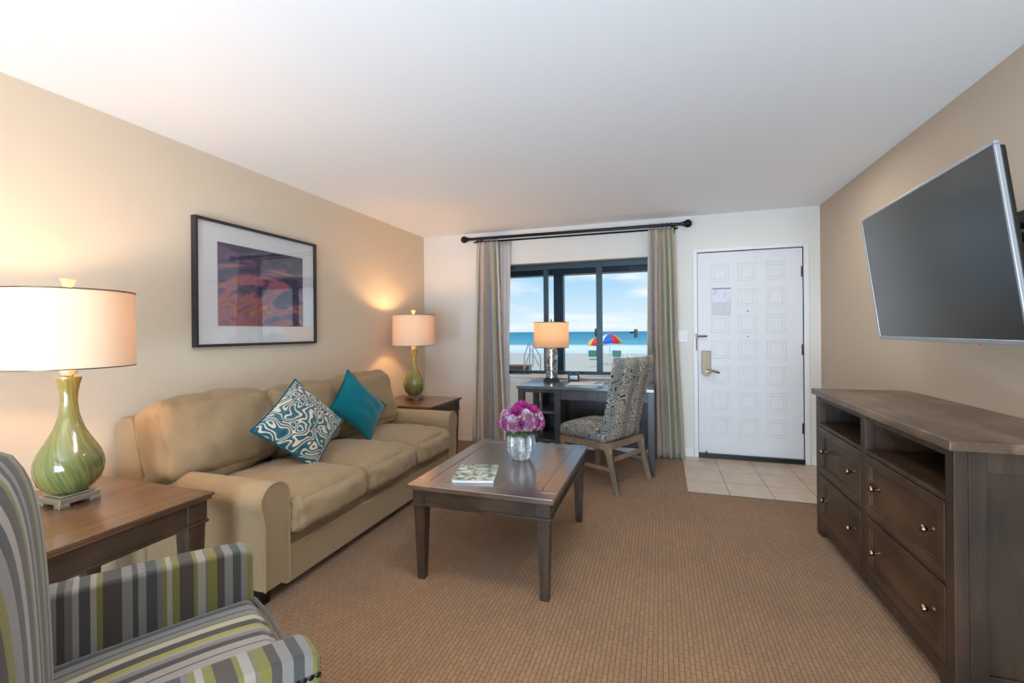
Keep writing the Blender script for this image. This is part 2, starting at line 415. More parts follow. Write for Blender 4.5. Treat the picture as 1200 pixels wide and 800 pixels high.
M['sea'] = sea()
for k_, c_ in dict(u_red='e0322c', u_yellow='f0cf4a', u_blue='2466c8', u_white='e8eef2', u_green='4f8576', u_orange='f08a3a').items():
    M[k_] = plain(k_, c_, .7)
M['rose'] = plain('rose_pink', 'a9668f', .7); M['rose2'] = plain('rose_mauve', 'bb95b0', .7); M['rose_d'] = plain('rose_deep', '8f3a74', .7)
M['magenta'] = plain('magenta_bloom', 'a5257c', .7); M['leaf'] = plain('leaf_green', '5c7a4a', .6); M['bud'] = plain('bud_cream', 'b3a98c', .7)
M['bud2'] = plain('hydrangea_lilac', 'c7c3d6', .7)


# ------------------------------------------------------------------ mesh helpers
WM = {}


def wm(o):
    return WM.get(o.name, Matrix.Identity(4))


def sharp(bm, ang=32):
    bm.normal_update()
    for f in bm.faces: f.smooth = True
    for e_ in bm.edges:
        if len(e_.link_faces) == 2 and e_.link_faces[0].normal.angle(e_.link_faces[1].normal, 0) > R(ang): e_.smooth = False


def obj(name, bm, mat, parent=None, local=False, bevel=0, seg=2, subsurf=0, solid=0, ang=32, loc=None):
    """mesh given in world coordinates (or in the parent's own ones if local)"""
    me = bpy.data.meshes.new(name)
    if parent is not None and not local:
        bm.transform(wm(parent).inverted())
    sharp(bm, ang); bm.to_mesh(me); bm.free()
    for m in (mat if isinstance(mat, (list, tuple)) else [mat]): me.materials.append(m)
    o = bpy.data.objects.new(name, me); C.objects.link(o)
    if parent is not None:
        o.parent = parent; WM[o.name] = wm(parent)
    elif loc is not None:
        me.transform(Matrix.Translation(-Vector(loc))); o.location = loc; WM[o.name] = Matrix.Translation(Vector(loc))
    if solid:
        s = o.modifiers.new('solid', 'SOLIDIFY'); s.thickness = solid; s.offset = 0
    if bevel:
        b = o.modifiers.new('bevel', 'BEVEL'); b.width = bevel; b.segments = seg; b.limit_method = 'ANGLE'; b.angle_limit = R(40)
        b.harden_normals = True
    if subsurf:
        s = o.modifiers.new('sub', 'SUBSURF'); s.levels = s.render_levels = subsurf
    return o


def thing(name, label, cat, loc=(0, 0, 0), rz=0, group=None):
    o = bpy.data.objects.new(name, None); C.objects.link(o); o.empty_display_size = .05
    o.location = loc; o.rotation_euler = (0, 0, rz); o['label'] = label; o['category'] = cat
    if group: o['group'] = group
    WM[o.name] = Matrix.Translation(Vector(loc)) @ Matrix.Rotation(rz, 4, 'Z')
    return o


def tag(o, label, cat, group=None):
    o['label'] = label; o['category'] = cat
    if group: o['group'] = group
    return o


def struct(o):
    o['kind'] = 'structure'; return o


def kids(o): return [x for x in C.objects if x.parent == o]


def copy_tree(o, parent=None):
    c = o.copy(); C.objects.link(c)
    if parent is not None: c.parent = parent
    for ch in kids(o): copy_tree(ch, c)
    return c


def B(): return bmesh.new()


def box(bm, x0, x1, y0, y1, z0, z1, m=None, mi=0):
    ret = bmesh.ops.create_cube(bm, size=1)
    v = ret['verts']
    for p in v:
        p.co = Vector(((x0 + x1) / 2 + p.co.x * (x1 - x0), (y0 + y1) / 2 + p.co.y * (y1 - y0), (z0 + z1) / 2 + p.co.z * (z1 - z0)))
        if m is not None: p.co = m @ p.co
    if mi:
        for f in {f for p in v for f in p.link_faces}: f.material_index = mi
    return v


def hexa(bm, low, high):
    a = [bm.verts.new(p) for p in low]; b = [bm.verts.new(p) for p in high]
    n = len(a)
    bm.faces.new(a[::-1]); bm.faces.new(b)
    for i in range(n): bm.faces.new((a[i], a[(i + 1) % n], b[(i + 1) % n], b[i]))


def taper(bm, cx, cy, z0, z1, s0, s1, dx=0, dy=0):
    """square leg: half sizes s0 at the foot, s1 at the top; foot shifted by dx, dy"""
    lo = [(cx + dx + a * s0, cy + dy + b * s0, z0) for a, b in ((-1, -1), (1, -1), (1, 1), (-1, 1))]
    hi = [(cx + a * s1, cy + b * s1, z1) for a, b in ((-1, -1), (1, -1), (1, 1), (-1, 1))]
    hexa(bm, lo, hi)


def lathe(bm, prof, cx=0, cy=0, n=32, fn=None, cap=True, m=None):
    rings = []
    for r, z in prof:
        ring = []
        for i in range(n):
            a = 2 * PI * i / n; k = fn(a, r, z) if fn else 1
            p = Vector((cx + r * k * math.cos(a), cy + r * k * math.sin(a), z))
            ring.append(bm.verts.new(m @ p if m is not None else p))
        rings.append(ring)
    for a, b in zip(rings, rings[1:]):
        for i in range(n): bm.faces.new((a[i], a[(i + 1) % n], b[(i + 1) % n], b[i]))
    if cap:
        bm.faces.new(rings[0][::-1]); bm.faces.new(rings[-1])


def tube(bm, pts, r, n=8, closed=False):
    pts = [Vector(p) for p in pts]; rings = []
    k = len(pts); prev = None
    for i, p in enumerate(pts):
        if closed: t = pts[(i + 1) % k] - pts[i - 1]
        else: t = pts[min(i + 1, k - 1)] - pts[max(i - 1, 0)]
        t.normalize()
        ref = prev if prev is not None else (Vector((0, 0, 1)) if abs(t.z) < .9 else Vector((1, 0, 0)))
        u = (ref - t * ref.dot(t)).normalized(); v = t.cross(u); prev = u
        rr = r[i] if isinstance(r, (list, tuple)) else r
        rings.append([bm.verts.new(p + (u * math.cos(2 * PI * j / n) + v * math.sin(2 * PI * j / n)) * rr) for j in range(n)])
    prs = list(zip(rings, rings[1:])) + ([(rings[-1], rings[0])] if closed else [])
    for a, b in prs:
        for j in range(n): bm.faces.new((a[j], a[(j + 1) % n], b[(j + 1) % n], b[j]))
    if not closed:
        bm.faces.new(rings[0][::-1]); bm.faces.new(rings[-1])


def prism(bm, pts, axis, a0, a1):
    """2-D outline extruded along axis 0 (pts are y,z), 1 (x,z) or 2 (x,y)"""
    def P(p, a):
        return ((a, p[0], p[1]), (p[0], a, p[1]), (p[0], p[1], a))[axis]
    hexa(bm, [P(p, a0) for p in pts], [P(p, a1) for p in pts])
    bmesh.ops.recalc_face_normals(bm, faces=bm.faces)


def puff(bm, c, size, rad, n=16, bulge=(0, 0, 0), m=None, wr=0, seed=0, wscale=7, pucker=0):
    """soft rounded box; bulge per axis; wr = wrinkle height"""
    hx, hy, hz = [s / 2 for s in size]; h = (hx, hy, hz)
    tb = bmesh.new(); bmesh.ops.create_cube(tb, size=2)
    bmesh.ops.subdivide_edges(tb, edges=tb.edges[:], cuts=n, use_grid_fill=True)
    for v in tb.verts:
        u = Vector([math.sin(max(-1, min(1, x)) * PI / 2) for x in v.co])
        p = Vector((u.x * hx, u.y * hy, u.z * hz))
        q = Vector([max(-(h[i] - rad), min(h[i] - rad, p[i])) for i in range(3)])
        d = p - q
        nrm = d.normalized() if d.length > 1e-6 else Vector((0, 0, 0))
        o = q + nrm * rad
        for i in range(3):
            j, k = (i + 1) % 3, (i + 2) % 3
            if bulge[i]:
                o[i] += bulge[i] * (1 if u[i] > 0 else -1) * abs(u[i]) ** 3 * max(0, 1 - abs(u[j]) ** 2.5) * max(0, 1 - abs(u[k]) ** 2.5)
        if wr:
            w = noise.noise(Vector((o.x * wscale + seed, o.y * wscale, o.z * wscale)))
            if pucker and nrm.length:
                rim = max(abs(u[0] * u[2]), abs(u[0] * u[1])) ** 3
                w += pucker / wr * rim * noise.noise(Vector((o.x * 14 + seed, o.y * 75, o.z * 14))) * 2.2
            o += nrm * wr * w if nrm.length else Vector((0, 0, 0))
        o = o + Vector(c) if m is None else m @ (o + Vector(c))
        v.co = o
    tm = bpy.data.meshes.new('tmp'); tb.to_mesh(tm); tb.free(); bm.from_mesh(tm); bpy.data.meshes.remove(tm)


# ------------------------------------------------------------------ room
T = .12
bm = B(); box(bm, XL, XR, YR, D, -.1, 0); struct(obj('floor', bm, M['carpet']))
bm = B(); box(bm, 0.19, XR, 3.835, D, .0, .006)
fl = struct(obj('floor', bm, M['tiles'], loc=(.192 - .308 * .0, 3.835, 0)))
bm = B(); box(bm, XL - T, XR + T, YR - T, D + T, H, H + .15); struct(obj('ceiling', bm, M['ceiling']))
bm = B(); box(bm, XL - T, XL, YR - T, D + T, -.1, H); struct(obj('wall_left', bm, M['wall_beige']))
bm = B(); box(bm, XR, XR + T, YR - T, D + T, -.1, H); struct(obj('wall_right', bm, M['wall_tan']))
bm = B(); box(bm, XL, XR, YR - T, YR, -.1, H); struct(obj('wall_rear', bm, M['wall_beige']))
# back wall with the window opening and the door opening
WX0, WX1, WZ0, WZ1 = -1.70, .02, .79, 2.055
DX0, DX1, DZ1 = .352, 1.284, 2.064
bm = B()
for a in ((XL, WX0, -.1, H), (WX0, WX1, -.1, WZ0), (WX0, WX1, WZ1, H), (WX1, DX0, -.1, H), (DX0, DX1, DZ1, H), (DX1, XR, -.1, H)):
    box(bm, a[0], a[1], D, D + T, a[2], a[3])
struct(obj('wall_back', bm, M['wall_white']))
# window: dark frame, mullions, panes, sill
WY = D + .07
bm = B()
fx0, fx1, fz0, fz1 = WX0, WX1, WZ0 + .012, WZ1 - .012
box(bm, fx0, fx1, WY, WY + .045, fz0, fz0 + .035); box(bm, fx0, fx1, WY, WY + .045, fz1 - .05, fz1)
box(bm, fx0, fx0 + .012, WY, WY + .045, fz0, fz1); box(bm, fx1 - .04, fx1, WY, WY + .045, fz0, fz1)
win = struct(obj('window_1', bm, M['dark_frame'], bevel=.003))
bm = B(); box(bm, -1.262, -1.212, WY - .004, WY + .05, fz0 + .03, fz1 - .05); obj('mullion', bm, M['dark_frame'], win, bevel=.003)
bm = B(); box(bm, -.668, -.606, WY - .012, WY + .045, fz0 + .03, fz1 - .05); obj('mullion', bm, M['dark_frame'], win, bevel=.003)
for a, b_ in ((fx0 + .012, -1.262), (-1.212, -.668), (-.606, fx1 - .04)):
    bm = B(); box(bm, a, b_, WY + .018, WY + .022, fz0 + .035, fz1 - .05); obj('pane', bm, M['win_glass'], win)
bm = B(); box(bm, -.685, -.665, WY - .03, WY - .012, 1.22, 1.31); obj('latch', bm, M['black'], win, bevel=.004)
bm = B(); box(bm, -.27, -.235, WY - .05, WY - .0, 1.21, 1.30); tube(bm, [(-.255, WY - .04, 1.27), (-.31, WY - .06, 1.262)], .008); obj('latch', bm, M['black'], win, bevel=.004)
bm = B(); box(bm, WX0 - .02, WX1 + .02, D - .03, WY, WZ0 - .025, WZ0 + .008); box(bm, WX0, WX1, D - .012, D, WZ0 - .085, WZ0 - .025)
struct(obj('trim_1', bm, M['trim'], bevel=.005))
bm = B(); box(bm, WX0 - .001, WX0 + .0, D + .001, WY, WZ0, WZ1); bm.free()
# door
bm = B(); box(bm, DX0 + .004, DX1 - .004, D + .012, D + .055, .045, DZ1 - .006)
cxs = (.564, .809, 1.056); czs = [.327 + i * .2545 for i in range(7)]
for cx in cxs:
    for cz in czs:
        w, h_ = .083, .088
        for (t, dp) in ((0, .006), (.026, .0)):
            a, b_, c_, d_ = cx - w + t, cx + w - t, cz - h_ + t, cz + h_ - t
            g = .007 if t == 0 else .006
            y0, y1 = D + .012 - .0045, D + .014
            box(bm, a, b_, y0, y1, c_, c_ + g); box(bm, a, b_, y0, y1, d_ - g, d_); box(bm, a, a + g, y0, y1, c_, d_); box(bm, b_ - g, b_, y0, y1, c_, d_)
door = struct(obj('door_1', bm, M['door'], bevel=.0015, seg=1))
for z in (1.832, 1.09, .342):
    bm = B(); lathe(bm, [(.007, z - .055), (.007, z + .055)], DX1 - .002, D + .004, 10); box(bm, DX1 - .018, DX1 + .008, D + .006, D + .013, z - .05, z + .05)
    obj('hinge', bm, M['nickel'], door)
bm = B()
pr = [(.43 + .0435 * math.cos(a), .864 + .0435 * math.sin(a)) for a in [PI + PI * i / 12 for i in range(13)]] + [(.4735, 1.076), (.3865, 1.076)]
prism(bm, pr, 1, D - .012, D + .012); lp = obj('lock_plate', bm, M['nickel'], door, bevel=.003)
bm = B(); tube(bm, [(.43, D - .012, .876), (.43, D - .055, .876)], .015, 12); tube(bm, [(.43, D - .055, .876), (.49, D - .06, .876), (.546, D - .055, .860)], [.012, .011, .008], 10)
obj('lever_handle', bm, M['knob'], lp)
bm = B(); tube(bm, [(.34, D - .012, 1.245), (.34, D - .012, 1.08)], .007, 8); tube(bm, [(.345, D - .01, 1.222), (.44, D - .02, 1.222)], .009, 8); box(bm, .33, .35, D - .02, D - .002, 1.2, 1.25)
obj('security_latch', bm, M['nickel'], door)
bm = B(); box(bm, .345, .356, D - .004, D + .01, .92, .995); obj('strike_plate', bm, M['nickel'], door)
bm = B(); lathe(bm, [(.007, 0), (.007, .008)], 0, 0, 12, m=Matrix.Translation((.81, D + .012, 1.468)) @ Matrix.Rotation(R(90), 4, 'X')); obj('peephole', bm, M['nickel'], door)
bm = B(); lathe(bm, [(.006, 0), (.006, .008)], 0, 0, 12, m=Matrix.Translation((.81, D + .012, 1.215)) @ Matrix.Rotation(R(90), 4, 'X')); obj('peephole', bm, M['nickel'], door)
bm = B(); box(bm, DX0 + .002, DX1, D - .022, D + .03, .006, .05); box(bm, .355, .425, D - .03, D - .01, .012, .055); box(bm, .418, .432, D - .034, D - .01, .01, .075)
obj('door_sweep', bm, M['black'], door, bevel=.003)
bm = B()
for a in ((DX0 - .04, DX0, 0.006, DZ1 + .035), (DX1, DX1 + .045, 0.006, DZ1 + .035), (DX0, DX1, DZ1, DZ1 + .035)): box(bm, a[0], a[1], D - .016, D + .05, a[2], a[3])
struct(obj('trim_2', bm, M['trim'], bevel=.004))
for nm, a in (('baseboard_back', (XL, DX0 - .045)), ('baseboard_back', (DX1 + .05, XR))):
    bm = B(); box(bm, a[0], a[1], D - .013, D, 0.006 if a[0] > 1 else 0, .095); struct(obj(nm, bm, M['trim'], bevel=.004))
bm = B(); box(bm, XL, XL + .013, YR, D - .013, 0, .095); struct(obj('baseboard_left', bm, M['wall_beige'], bevel=.004))
bm = B(); box(bm, XR - .013, XR, YR, D - .013, 0.006, .095); struct(obj('baseboard_right', bm, M['trim'], bevel=.004))
# notice sheet on the door
nm_, n, l, b = newmat('notice_print')
t = node(n, l, 'ShaderNodeTexCoord'); s = node(n, l, 'ShaderNodeSeparateXYZ', {0: t.outputs['Object']})
br = node(n, l, 'ShaderNodeTexBrick', {'Vector': node(n, l, 'ShaderNodeMapping', {'Vector': t.outputs['Object'], 'Rotation': (R(90), 0, 0)}).outputs[0],
    'Color1': lin('a2a6b2'), 'Color2': lin('b8bcc6'), 'Mortar': lin('d8dbe4'), 'Scale': 1., 'Mortar Size': .0022, 'Brick Width': .03, 'Row Height': .009})
z = node(n, l, 'ShaderNodeTexNoise', {'Vector': t.outputs['Object'], 'Scale': 16., 'Detail': 3.})
rz_ = ramp(n, l, z.outputs[0], [(.5, 'd6d9e2'), (.66, 'b4b9c6')])
g1 = node(n, l, 'ShaderNodeMath', {0: s.outputs[2], 1: -.01}, operation='GREATER_THAN')
g2 = node(n, l, 'ShaderNodeMath', {0: s.outputs[2], 1: .124}, operation='GREATER_THAN')
q = node(n, l, 'ShaderNodeMix', {0: g1.outputs[0], 6: br.outputs[0], 7: rz_.outputs[0]}, data_type='RGBA')
q2 = node(n, l, 'ShaderNodeMix', {0: g2.outputs[0], 6: q.outputs[2], 7: lin('7a5a70')}, data_type='RGBA')
l.new(q2.outputs[2], b.inputs['Base Color'])
bm = B(); box(bm, .488, .66, D + .0035, D + .006, 1.432, 1.70)
tag(obj('notice', bm, nm_, loc=(.574, D + .005, 1.566)), 'pale printed information notice with purple header taped on the white door', 'notice')
# light switch
sw = thing('light_switch', 'white double light switch plate on wall beside the door', 'light switch', (.2, D, 1.22))
bm = B(); box(bm, .145, .258, D - .008, D, 1.162, 1.282); obj('plate', bm, M['plastic_white'], sw, bevel=.003)
for x in (.175, .228):
    bm = B(); box(bm, x - .012, x + .012, D - .013, D - .007, 1.19, 1.255); obj('rocker', bm, M['trim'], sw, bevel=.002)


# ------------------------------------------------------------------ outdoors
def at(x, y, z=None, Y=None):
    d = F + R2 * ((x - 600) / 530.17) - U2 * ((y - 389.055) / 530.17)
    t = (z - 1.279) / d.z if z is not None else Y / d.y
    return Vector((0, 0, 1.279)) + d * t


bm = B(); box(bm, -7, 5, D + T, 7.3, -.3, -.12); struct(obj('ground_patio', bm, M['walk']))
bm = B(); box(bm, -40, 40, 7.3, 16.2, -.6, -.3); struct(obj('ground_boardwalk', bm, M['walk']))
bm = B()
v = [bm.verts.new(p) for p in ((-160, 16.2, -.3), (160, 16.2, -.3), (160, 30, -.75), (-160, 30, -.75), (-160, 62, -1.6), (160, 62, -1.6))]
bm.faces.new((v[0], v[1], v[2], v[3])); bm.faces.new((v[3], v[2], v[5], v[4])); struct(obj('ground_beach', bm, M['sand']))
bm = B(); v = [bm.verts.new(p) for p in ((-6000, 50, -1.45), (6000, 50, -1.45), (6000, 8000, -1.45), (-6000, 8000, -1.45))]; bm.faces.new(v)
struct(obj('sea', bm, M['sea']))
# patio roof beam and post just outside
bm = B(); box(bm, -6, 4.5, D + T + .02, 7.2, 2.36, 2.44); struct(obj('patio_ceiling', bm, M['dark_frame']))
bm = B(); box(bm, -6, 4.5, 6.95, 7.15, 2.17, 2.36); tag(obj('patio_beam', bm, M['dark_frame'], bevel=.005), 'dark wooden beam crossing outside above the window view', 'beam')
a = at(649.5, 400, Y=7.0).x; b2 = at(660.5, 400, Y=7.0).x
bm = B(); box(bm, a, b2, 6.98, 7.12, -.12, 2.17); box(bm, a - .03, b2 + .03, 6.95, 7.15, -.12, .02)
tag(obj('patio_post', bm, M['dark_frame'], bevel=.005), 'dark square post outside the window behind the desk lamp', 'post')
bm = B(); p0 = at(590, 430, Y=15.9); p1 = at(621, 430, Y=15.9); box(bm, -14, p1.x, 15.8, 16.1, -.3, .02); box(bm, -14, p1.x, 15.7, 16.15, .02, .07)
tag(obj('garden_wall', bm, M['brownwall'], bevel=.01), 'low brown wall at the beach edge, left side of the window', 'wall')


def umbrella(px, py_top, Y, wpx, cols, label, gz, hgt, tilt=0):
    c = at(px, py_top, Y=Y); rad = wpx / 2 / 530.17 * Y * 1.02
    t = thing('beach_umbrella', label, 'beach umbrella', (c.x, Y, gz), 0, 'beach umbrellas')
    bm = B(); n_ = 8; tops = []
    rings = []
    for r_, z_ in ((.02, 0), (.35, .03), (.7, .12), (1, .27)):
        rings.append([bm.verts.new((c.x + r_ * rad * math.cos(2 * PI * i / 32 + .3), Y + r_ * rad * math.sin(2 * PI * i / 32 + .3), c.z - z_ * hgt + (-.02 if (r_ == 1 and i % 4 == 2) else 0))) for i in range(32)])
    for a_, b_ in zip(rings, rings[1:]):
        for i in range(32):
            f = bm.faces.new((a_[i], b_[i], b_[(i + 1) % 32], a_[(i + 1) % 32])); f.material_index = (i // 4) % len(cols)
    f = bm.faces.new(rings[0])
    obj('canopy', bm, [M[k] for k in cols], t, solid=.01)
    bm = B(); lathe(bm, [(.02, gz), (.02, c.z + .06)], c.x, Y, 10); obj('pole', bm, M['plastic_white'], t)
    return t


umbrella(699, 395.5, 27, 22, ['u_yellow', 'u_red', 'u_yellow', 'u_white'], 'yellow and red beach umbrella, partly behind the window mullion', -.65, 1.7)
umbrella(714.5, 391, 25, 29, ['u_blue', 'u_red', 'u_yellow', 'u_blue', 'u_white'], 'larger blue, red and yellow beach umbrella right of the window mullion', -.6, 1.9)


def beach_chair(px, Y, gz, label, w=.5, h=.85):
    c = at(px, 420, Y=Y)
    t = thing('beach_chair', label, 'beach chair', (c.x, Y, gz), 0, 'beach chairs')
    bm = B(); tube(bm, [(c.x - w / 2, Y, gz), (c.x - w / 2, Y - .15, gz + h), (c.x + w / 2, Y - .15, gz + h), (c.x + w / 2, Y, gz)], .02)
    tube(bm, [(c.x - w / 2, Y - .25, gz), (c.x - w / 2, Y + .45, gz + .4)], .02); tube(bm, [(c.x + w / 2, Y - .25, gz), (c.x + w / 2, Y + .45, gz + .4)], .02)
    obj('frame', bm, M['plastic_white'], t)
    bm = B(); hexa(bm, [(c.x - w / 2, Y - .13, gz + h * .62), (c.x + w / 2, Y - .13, gz + h * .62), (c.x + w / 2, Y - .10, gz + h * .62), (c.x - w / 2, Y - .10, gz + h * .62)],
                   [(c.x - w / 2, Y - .17, gz + h), (c.x + w / 2, Y - .17, gz + h), (c.x + w / 2, Y - .14, gz + h), (c.x - w / 2, Y - .14, gz + h)])
    obj('backrest', bm, M['u_green'], t)
    bm = B(); box(bm, c.x - w / 2, c.x + w / 2, Y, Y + .45, gz + .36, gz + .39); obj('seat', bm, M['u_green'], t)


beach_chair(695, 23, -.52, 'green beach chair seen left of the window mullion', .42)
beach_chair(723, 23, -.52, 'green beach chair behind the top of the desk chair', .42)
# tubular rack on the boardwalk
t = thing('metal_rack', 'thin silver tube rack standing outside at the beach edge', 'rack', (at(624, 430, Y=14).x, 14, -.3))
zz = -.3
Q = lambda x, y, Y=14.: at(x, y, Y=Y)
bm = B()
tube(bm, [Q(614, 447.5), Q(614.5, 416), Q(619, 404), Q(620.5, 401)], .018); tube(bm, [Q(620.5, 448), Q(621, 401)], .018)
tube(bm, [Q(615, 431), Q(622, 409), Q(632, 429)], .018); tube(bm, [Q(624.5, 403), Q(633.5, 418), Q(633.5, 447.5)], .018); tube(bm, [Q(624.5, 430), Q(624.5, 403)], .018)
obj('frame', bm, M['silver'], t)

# ------------------------------------------------------------------ curtain rod and curtains
RY, RZ = D - .125, 2.338
rod = thing('curtain_rod', 'long black curtain rod with ball finials above the window', 'curtain rod', (-.95, RY, RZ))
bm = B(); tube(bm, [(-2.12, RY, RZ + .012), (.235, RY, RZ)], .017, 14); obj('pole', bm, M['rod'], rod); bm = B(); tube(bm, [(-2.06, RY + .075, RZ - .012), (.17, RY + .075, RZ - .022)], .010, 10); obj('rear_pole', bm, M['rod'], rod)
for x, dz in ((-2.15, .012), (.262, 0)):
    bm = B(); bmesh.ops.create_uvsphere(bm, u_segments=20, v_segments=12, radius=.04, matrix=Matrix.Translation((x, RY, RZ + dz)))
    s_ = 1 if x > 0 else -1
    tube(bm, [(x - s_ * .05, RY, RZ + dz), (x - s_ * .03, RY, RZ + dz)], .026, 12); obj('finial', bm, M['rod'], rod)
for x in (-1.98, .13):
    bm = B(); tube(bm, [(x, D, RZ - .012), (x, RY, RZ - .012)], .009); box(bm, x - .015, x + .015, D - .006, D, RZ - .06, RZ + .03); box(bm, x - .012, x + .012, RY - .02, RY + .02, RZ - .03, RZ - .012)
    obj('bracket', bm, M['rod'], rod)


def curtain(name, label, mat, top, bot, mid, folds, amp, z0=.025, seed=0):
    """pleated cloth: x range at the top, half-way and at the hem"""
    bm = B(); nu, nv = folds * 14, 40; uvl = bm.loops.layers.uv.new('UVMap'); grid = []
    for j in range(nv + 1):
        v = j / nv; z = 2.306 - v * (2.306 - z0)
        if v < .5: k = v * 2; k = k ** .8; x0 = top[0] + (mid[0] - top[0]) * k; x1 = top[1] + (mid[1] - top[1]) * k
        else: k = v * 2 - 1; x0 = mid[0] + (bot[0] - mid[0]) * k; x1 = mid[1] + (bot[1] - mid[1]) * k
        row = []
        for i in range(nu + 1):
            u = i / nu
            ph = u * folds * 2 * PI + .5 * math.sin(v * 2 + u * 9 + seed)
            am = amp * (.45 + .55 * min(1, v * 2.5)) * (1 + .3 * math.sin(u * 17 + seed))
            if v < .04: ph *= 1.0; am = amp * .35
            x = x0 + (x1 - x0) * (u + .25 / folds * math.sin(ph * 1) * .35)
            row.append(bm.verts.new((x, RY + am * math.sin(ph) + .01 * noise.noise(Vector((u * 4, v * 5, seed))), z)))
        grid.append(row)
    for j in range(nv):
        for i in range(nu):
            f = bm.faces.new((grid[j][i], grid[j][i + 1], grid[j + 1][i + 1], grid[j + 1][i]))
            for lp_, (a_, b_) in zip(f.loops, ((i, j), (i + 1, j), (i + 1, j + 1), (i, j + 1))): lp_[uvl].uv = (a_ / nu, b_ / nv)
    t = thing(name, label, 'curtain', ((bot[0] + bot[1]) / 2, RY, z0), 0, 'curtains on the black rod')
    obj('panel', bm, mat, t, solid=.003, ang=80)
    xa, xb = top
    for i in range(folds):
        x = xa + (xb - xa) * (i + .5) / folds
        bm = B(); tube(bm, [(x, RY + .026 * math.cos(a_), RZ + .000 + .026 * math.sin(a_)) for a_ in [2 * PI * k / 16 for k in range(16)]], .0035, 6, closed=True)
        obj('ring', bm, M['rod'], rod)
    return t


cl = curtain('curtain', 'striped curtain panel in taupe and blue at left of window', M['curtain_l'], (-1.99, -1.74), (-2.075, -1.645), (-2.03, -1.70), 6, .038)
cr_ = curtain('curtain', 'striped curtain panel in olive and tan between window and door', M['curtain_r'], (-.115, .13), (-.13, .215), (-.13, .16), 6, .042, seed=3, z0=.012)
bm = B()
for j in range(2):
    pass
g = []
for j in range(21):
    z = 2.312 - j / 20 * 2.2; g.append([bm.verts.new((-1.76 + (.15 - .05 * j / 20) * i / 12, RY + .074 + .010 * math.sin(i * 1.8), z)) for i in range(13)])
for j in range(20):
    for i in range(12): bm.faces.new((g[j][i], g[j][i + 1], g[j + 1][i + 1], g[j + 1][i]))
tag(obj('sheer_curtain', bm, M['sheer'], solid=.002, ang=80, loc=(-1.67, RY + .074, .11)), 'narrow white sheer curtain behind the left striped curtain', 'curtain')

# ------------------------------------------------------------------ sofa
sofa = thing('sofa', 'beige three seat fabric sofa with rolled arms along left wall', 'sofa', (-2.2, 2.63, 0))
SX0, SX1, SY0, SY1 = -2.715, -1.735, 1.605, 3.665


def arm_outline(y_out, y_in, top, s):
    """s = -1: outside towards smaller y. Returns (y,z) outline of the rolled arm"""
    r = .082; cy = (y_out + y_in) / 2 + s * .004; cz = top - r
    pts = [(y_in, .09), (y_in, cz - .03)]
    a0, a1 = (-20, 205)
    for i in range(19):
        a = R(a0 + (a1 - a0) * i / 18)
        pts.append((cy - s * r * math.cos(a) * 1.02, cz + r * math.sin(a)))
    pts += [(y_out - s * .012, cz - .085), (y_out - s * .012, .09)]
    return pts


for yo, yi, top, s in ((SY0, SY0 + .155, .578, -1), (SY1, SY1 - .155, .592, 1)):
    pts = arm_outline(yo, yi, top, s)
    bm = B(); prism(bm, pts, 0, SX0 + .03, SX1 - .012); ar = obj('arm', bm, M['sofa'], sofa, bevel=.012, seg=3)
    bm = B(); prism(bm, [(p[0] * 1 + (.0), p[1]) for p in pts], 0, SX1 - .012, SX1); obj('front_panel', bm, M['sofa'], ar, bevel=.006)
    bm = B(); tube(bm, [(SX1 + .001, p[0], p[1]) for p in pts], .0045, 6); obj('piping', bm, M['sofa_pipe'], ar)
bm = B(); box(bm, SX0 + .03, SX1 - .035, SY0 + .15, SY1 - .15, .22, .285); box(bm, SX0 + .03, SX1 - .012, SY0 + .152, SY1 - .152, .05, .235)
obj('base', bm, M['sofa'], sofa, bevel=.015, seg=3)
bm = B(); prism(bm, [(SX0, .06), (SX0, .83), (SX0 + .03, .85), (SX0 + .10, .85), (SX0 + .135, .82), (SX0 + .2, .5), (SX0 + .2, .06)], 1, SY0 - .006, SY1 + .004)
obj('back', bm, M['sofa'], sofa, bevel=.018, seg=3)
for i in range(3):
    y0 = SY0 + .158 + i * (SY1 - SY0 - .316) / 3; y1 = y0 + (SY1 - SY0 - .316) / 3
    bm = B(); puff(bm, (-2.06, (y0 + y1) / 2, .375), (.72, y1 - y0 + .002, .18), .055, 44, (.03, .004, .05), wr=.010, seed=i * 3.1, wscale=13, pucker=.006)
    obj('seat_cushion', bm, M['sofa'], sofa, ang=60)
for i, (y0, y1, h_, lean) in enumerate(((1.575, 2.275, .40, 14), (2.27, 2.86, .40, 13), (2.855, 3.56, .43, 17))):
    m = Matrix.Translation((-2.43 if i < 2 else -2.42, (y0 + y1) / 2, .70 if i else .715)) @ Matrix.Rotation(R(-lean), 4, 'Y')
    if i == 2: m = m @ Matrix.Rotation(R(-8), 4, 'Z')
    bm = B(); puff(bm, (0, 0, 0), (.2, y1 - y0, h_ + .015), .06, 40, (.05, .012, .035), m=m, wr=.016, seed=i * 5.7 + 2, wscale=9, pucker=.004)
    obj('back_cushion', bm, M['sofa'], sofa, ang=60)
for x in (SX0 + .06, SX1 - .08):
    for y in (SY0 + .06, SY1 - .06):
        bm = B(); taper(bm, x, y, 0, .09, .025, .032); obj('foot', bm, M['black'], sofa)


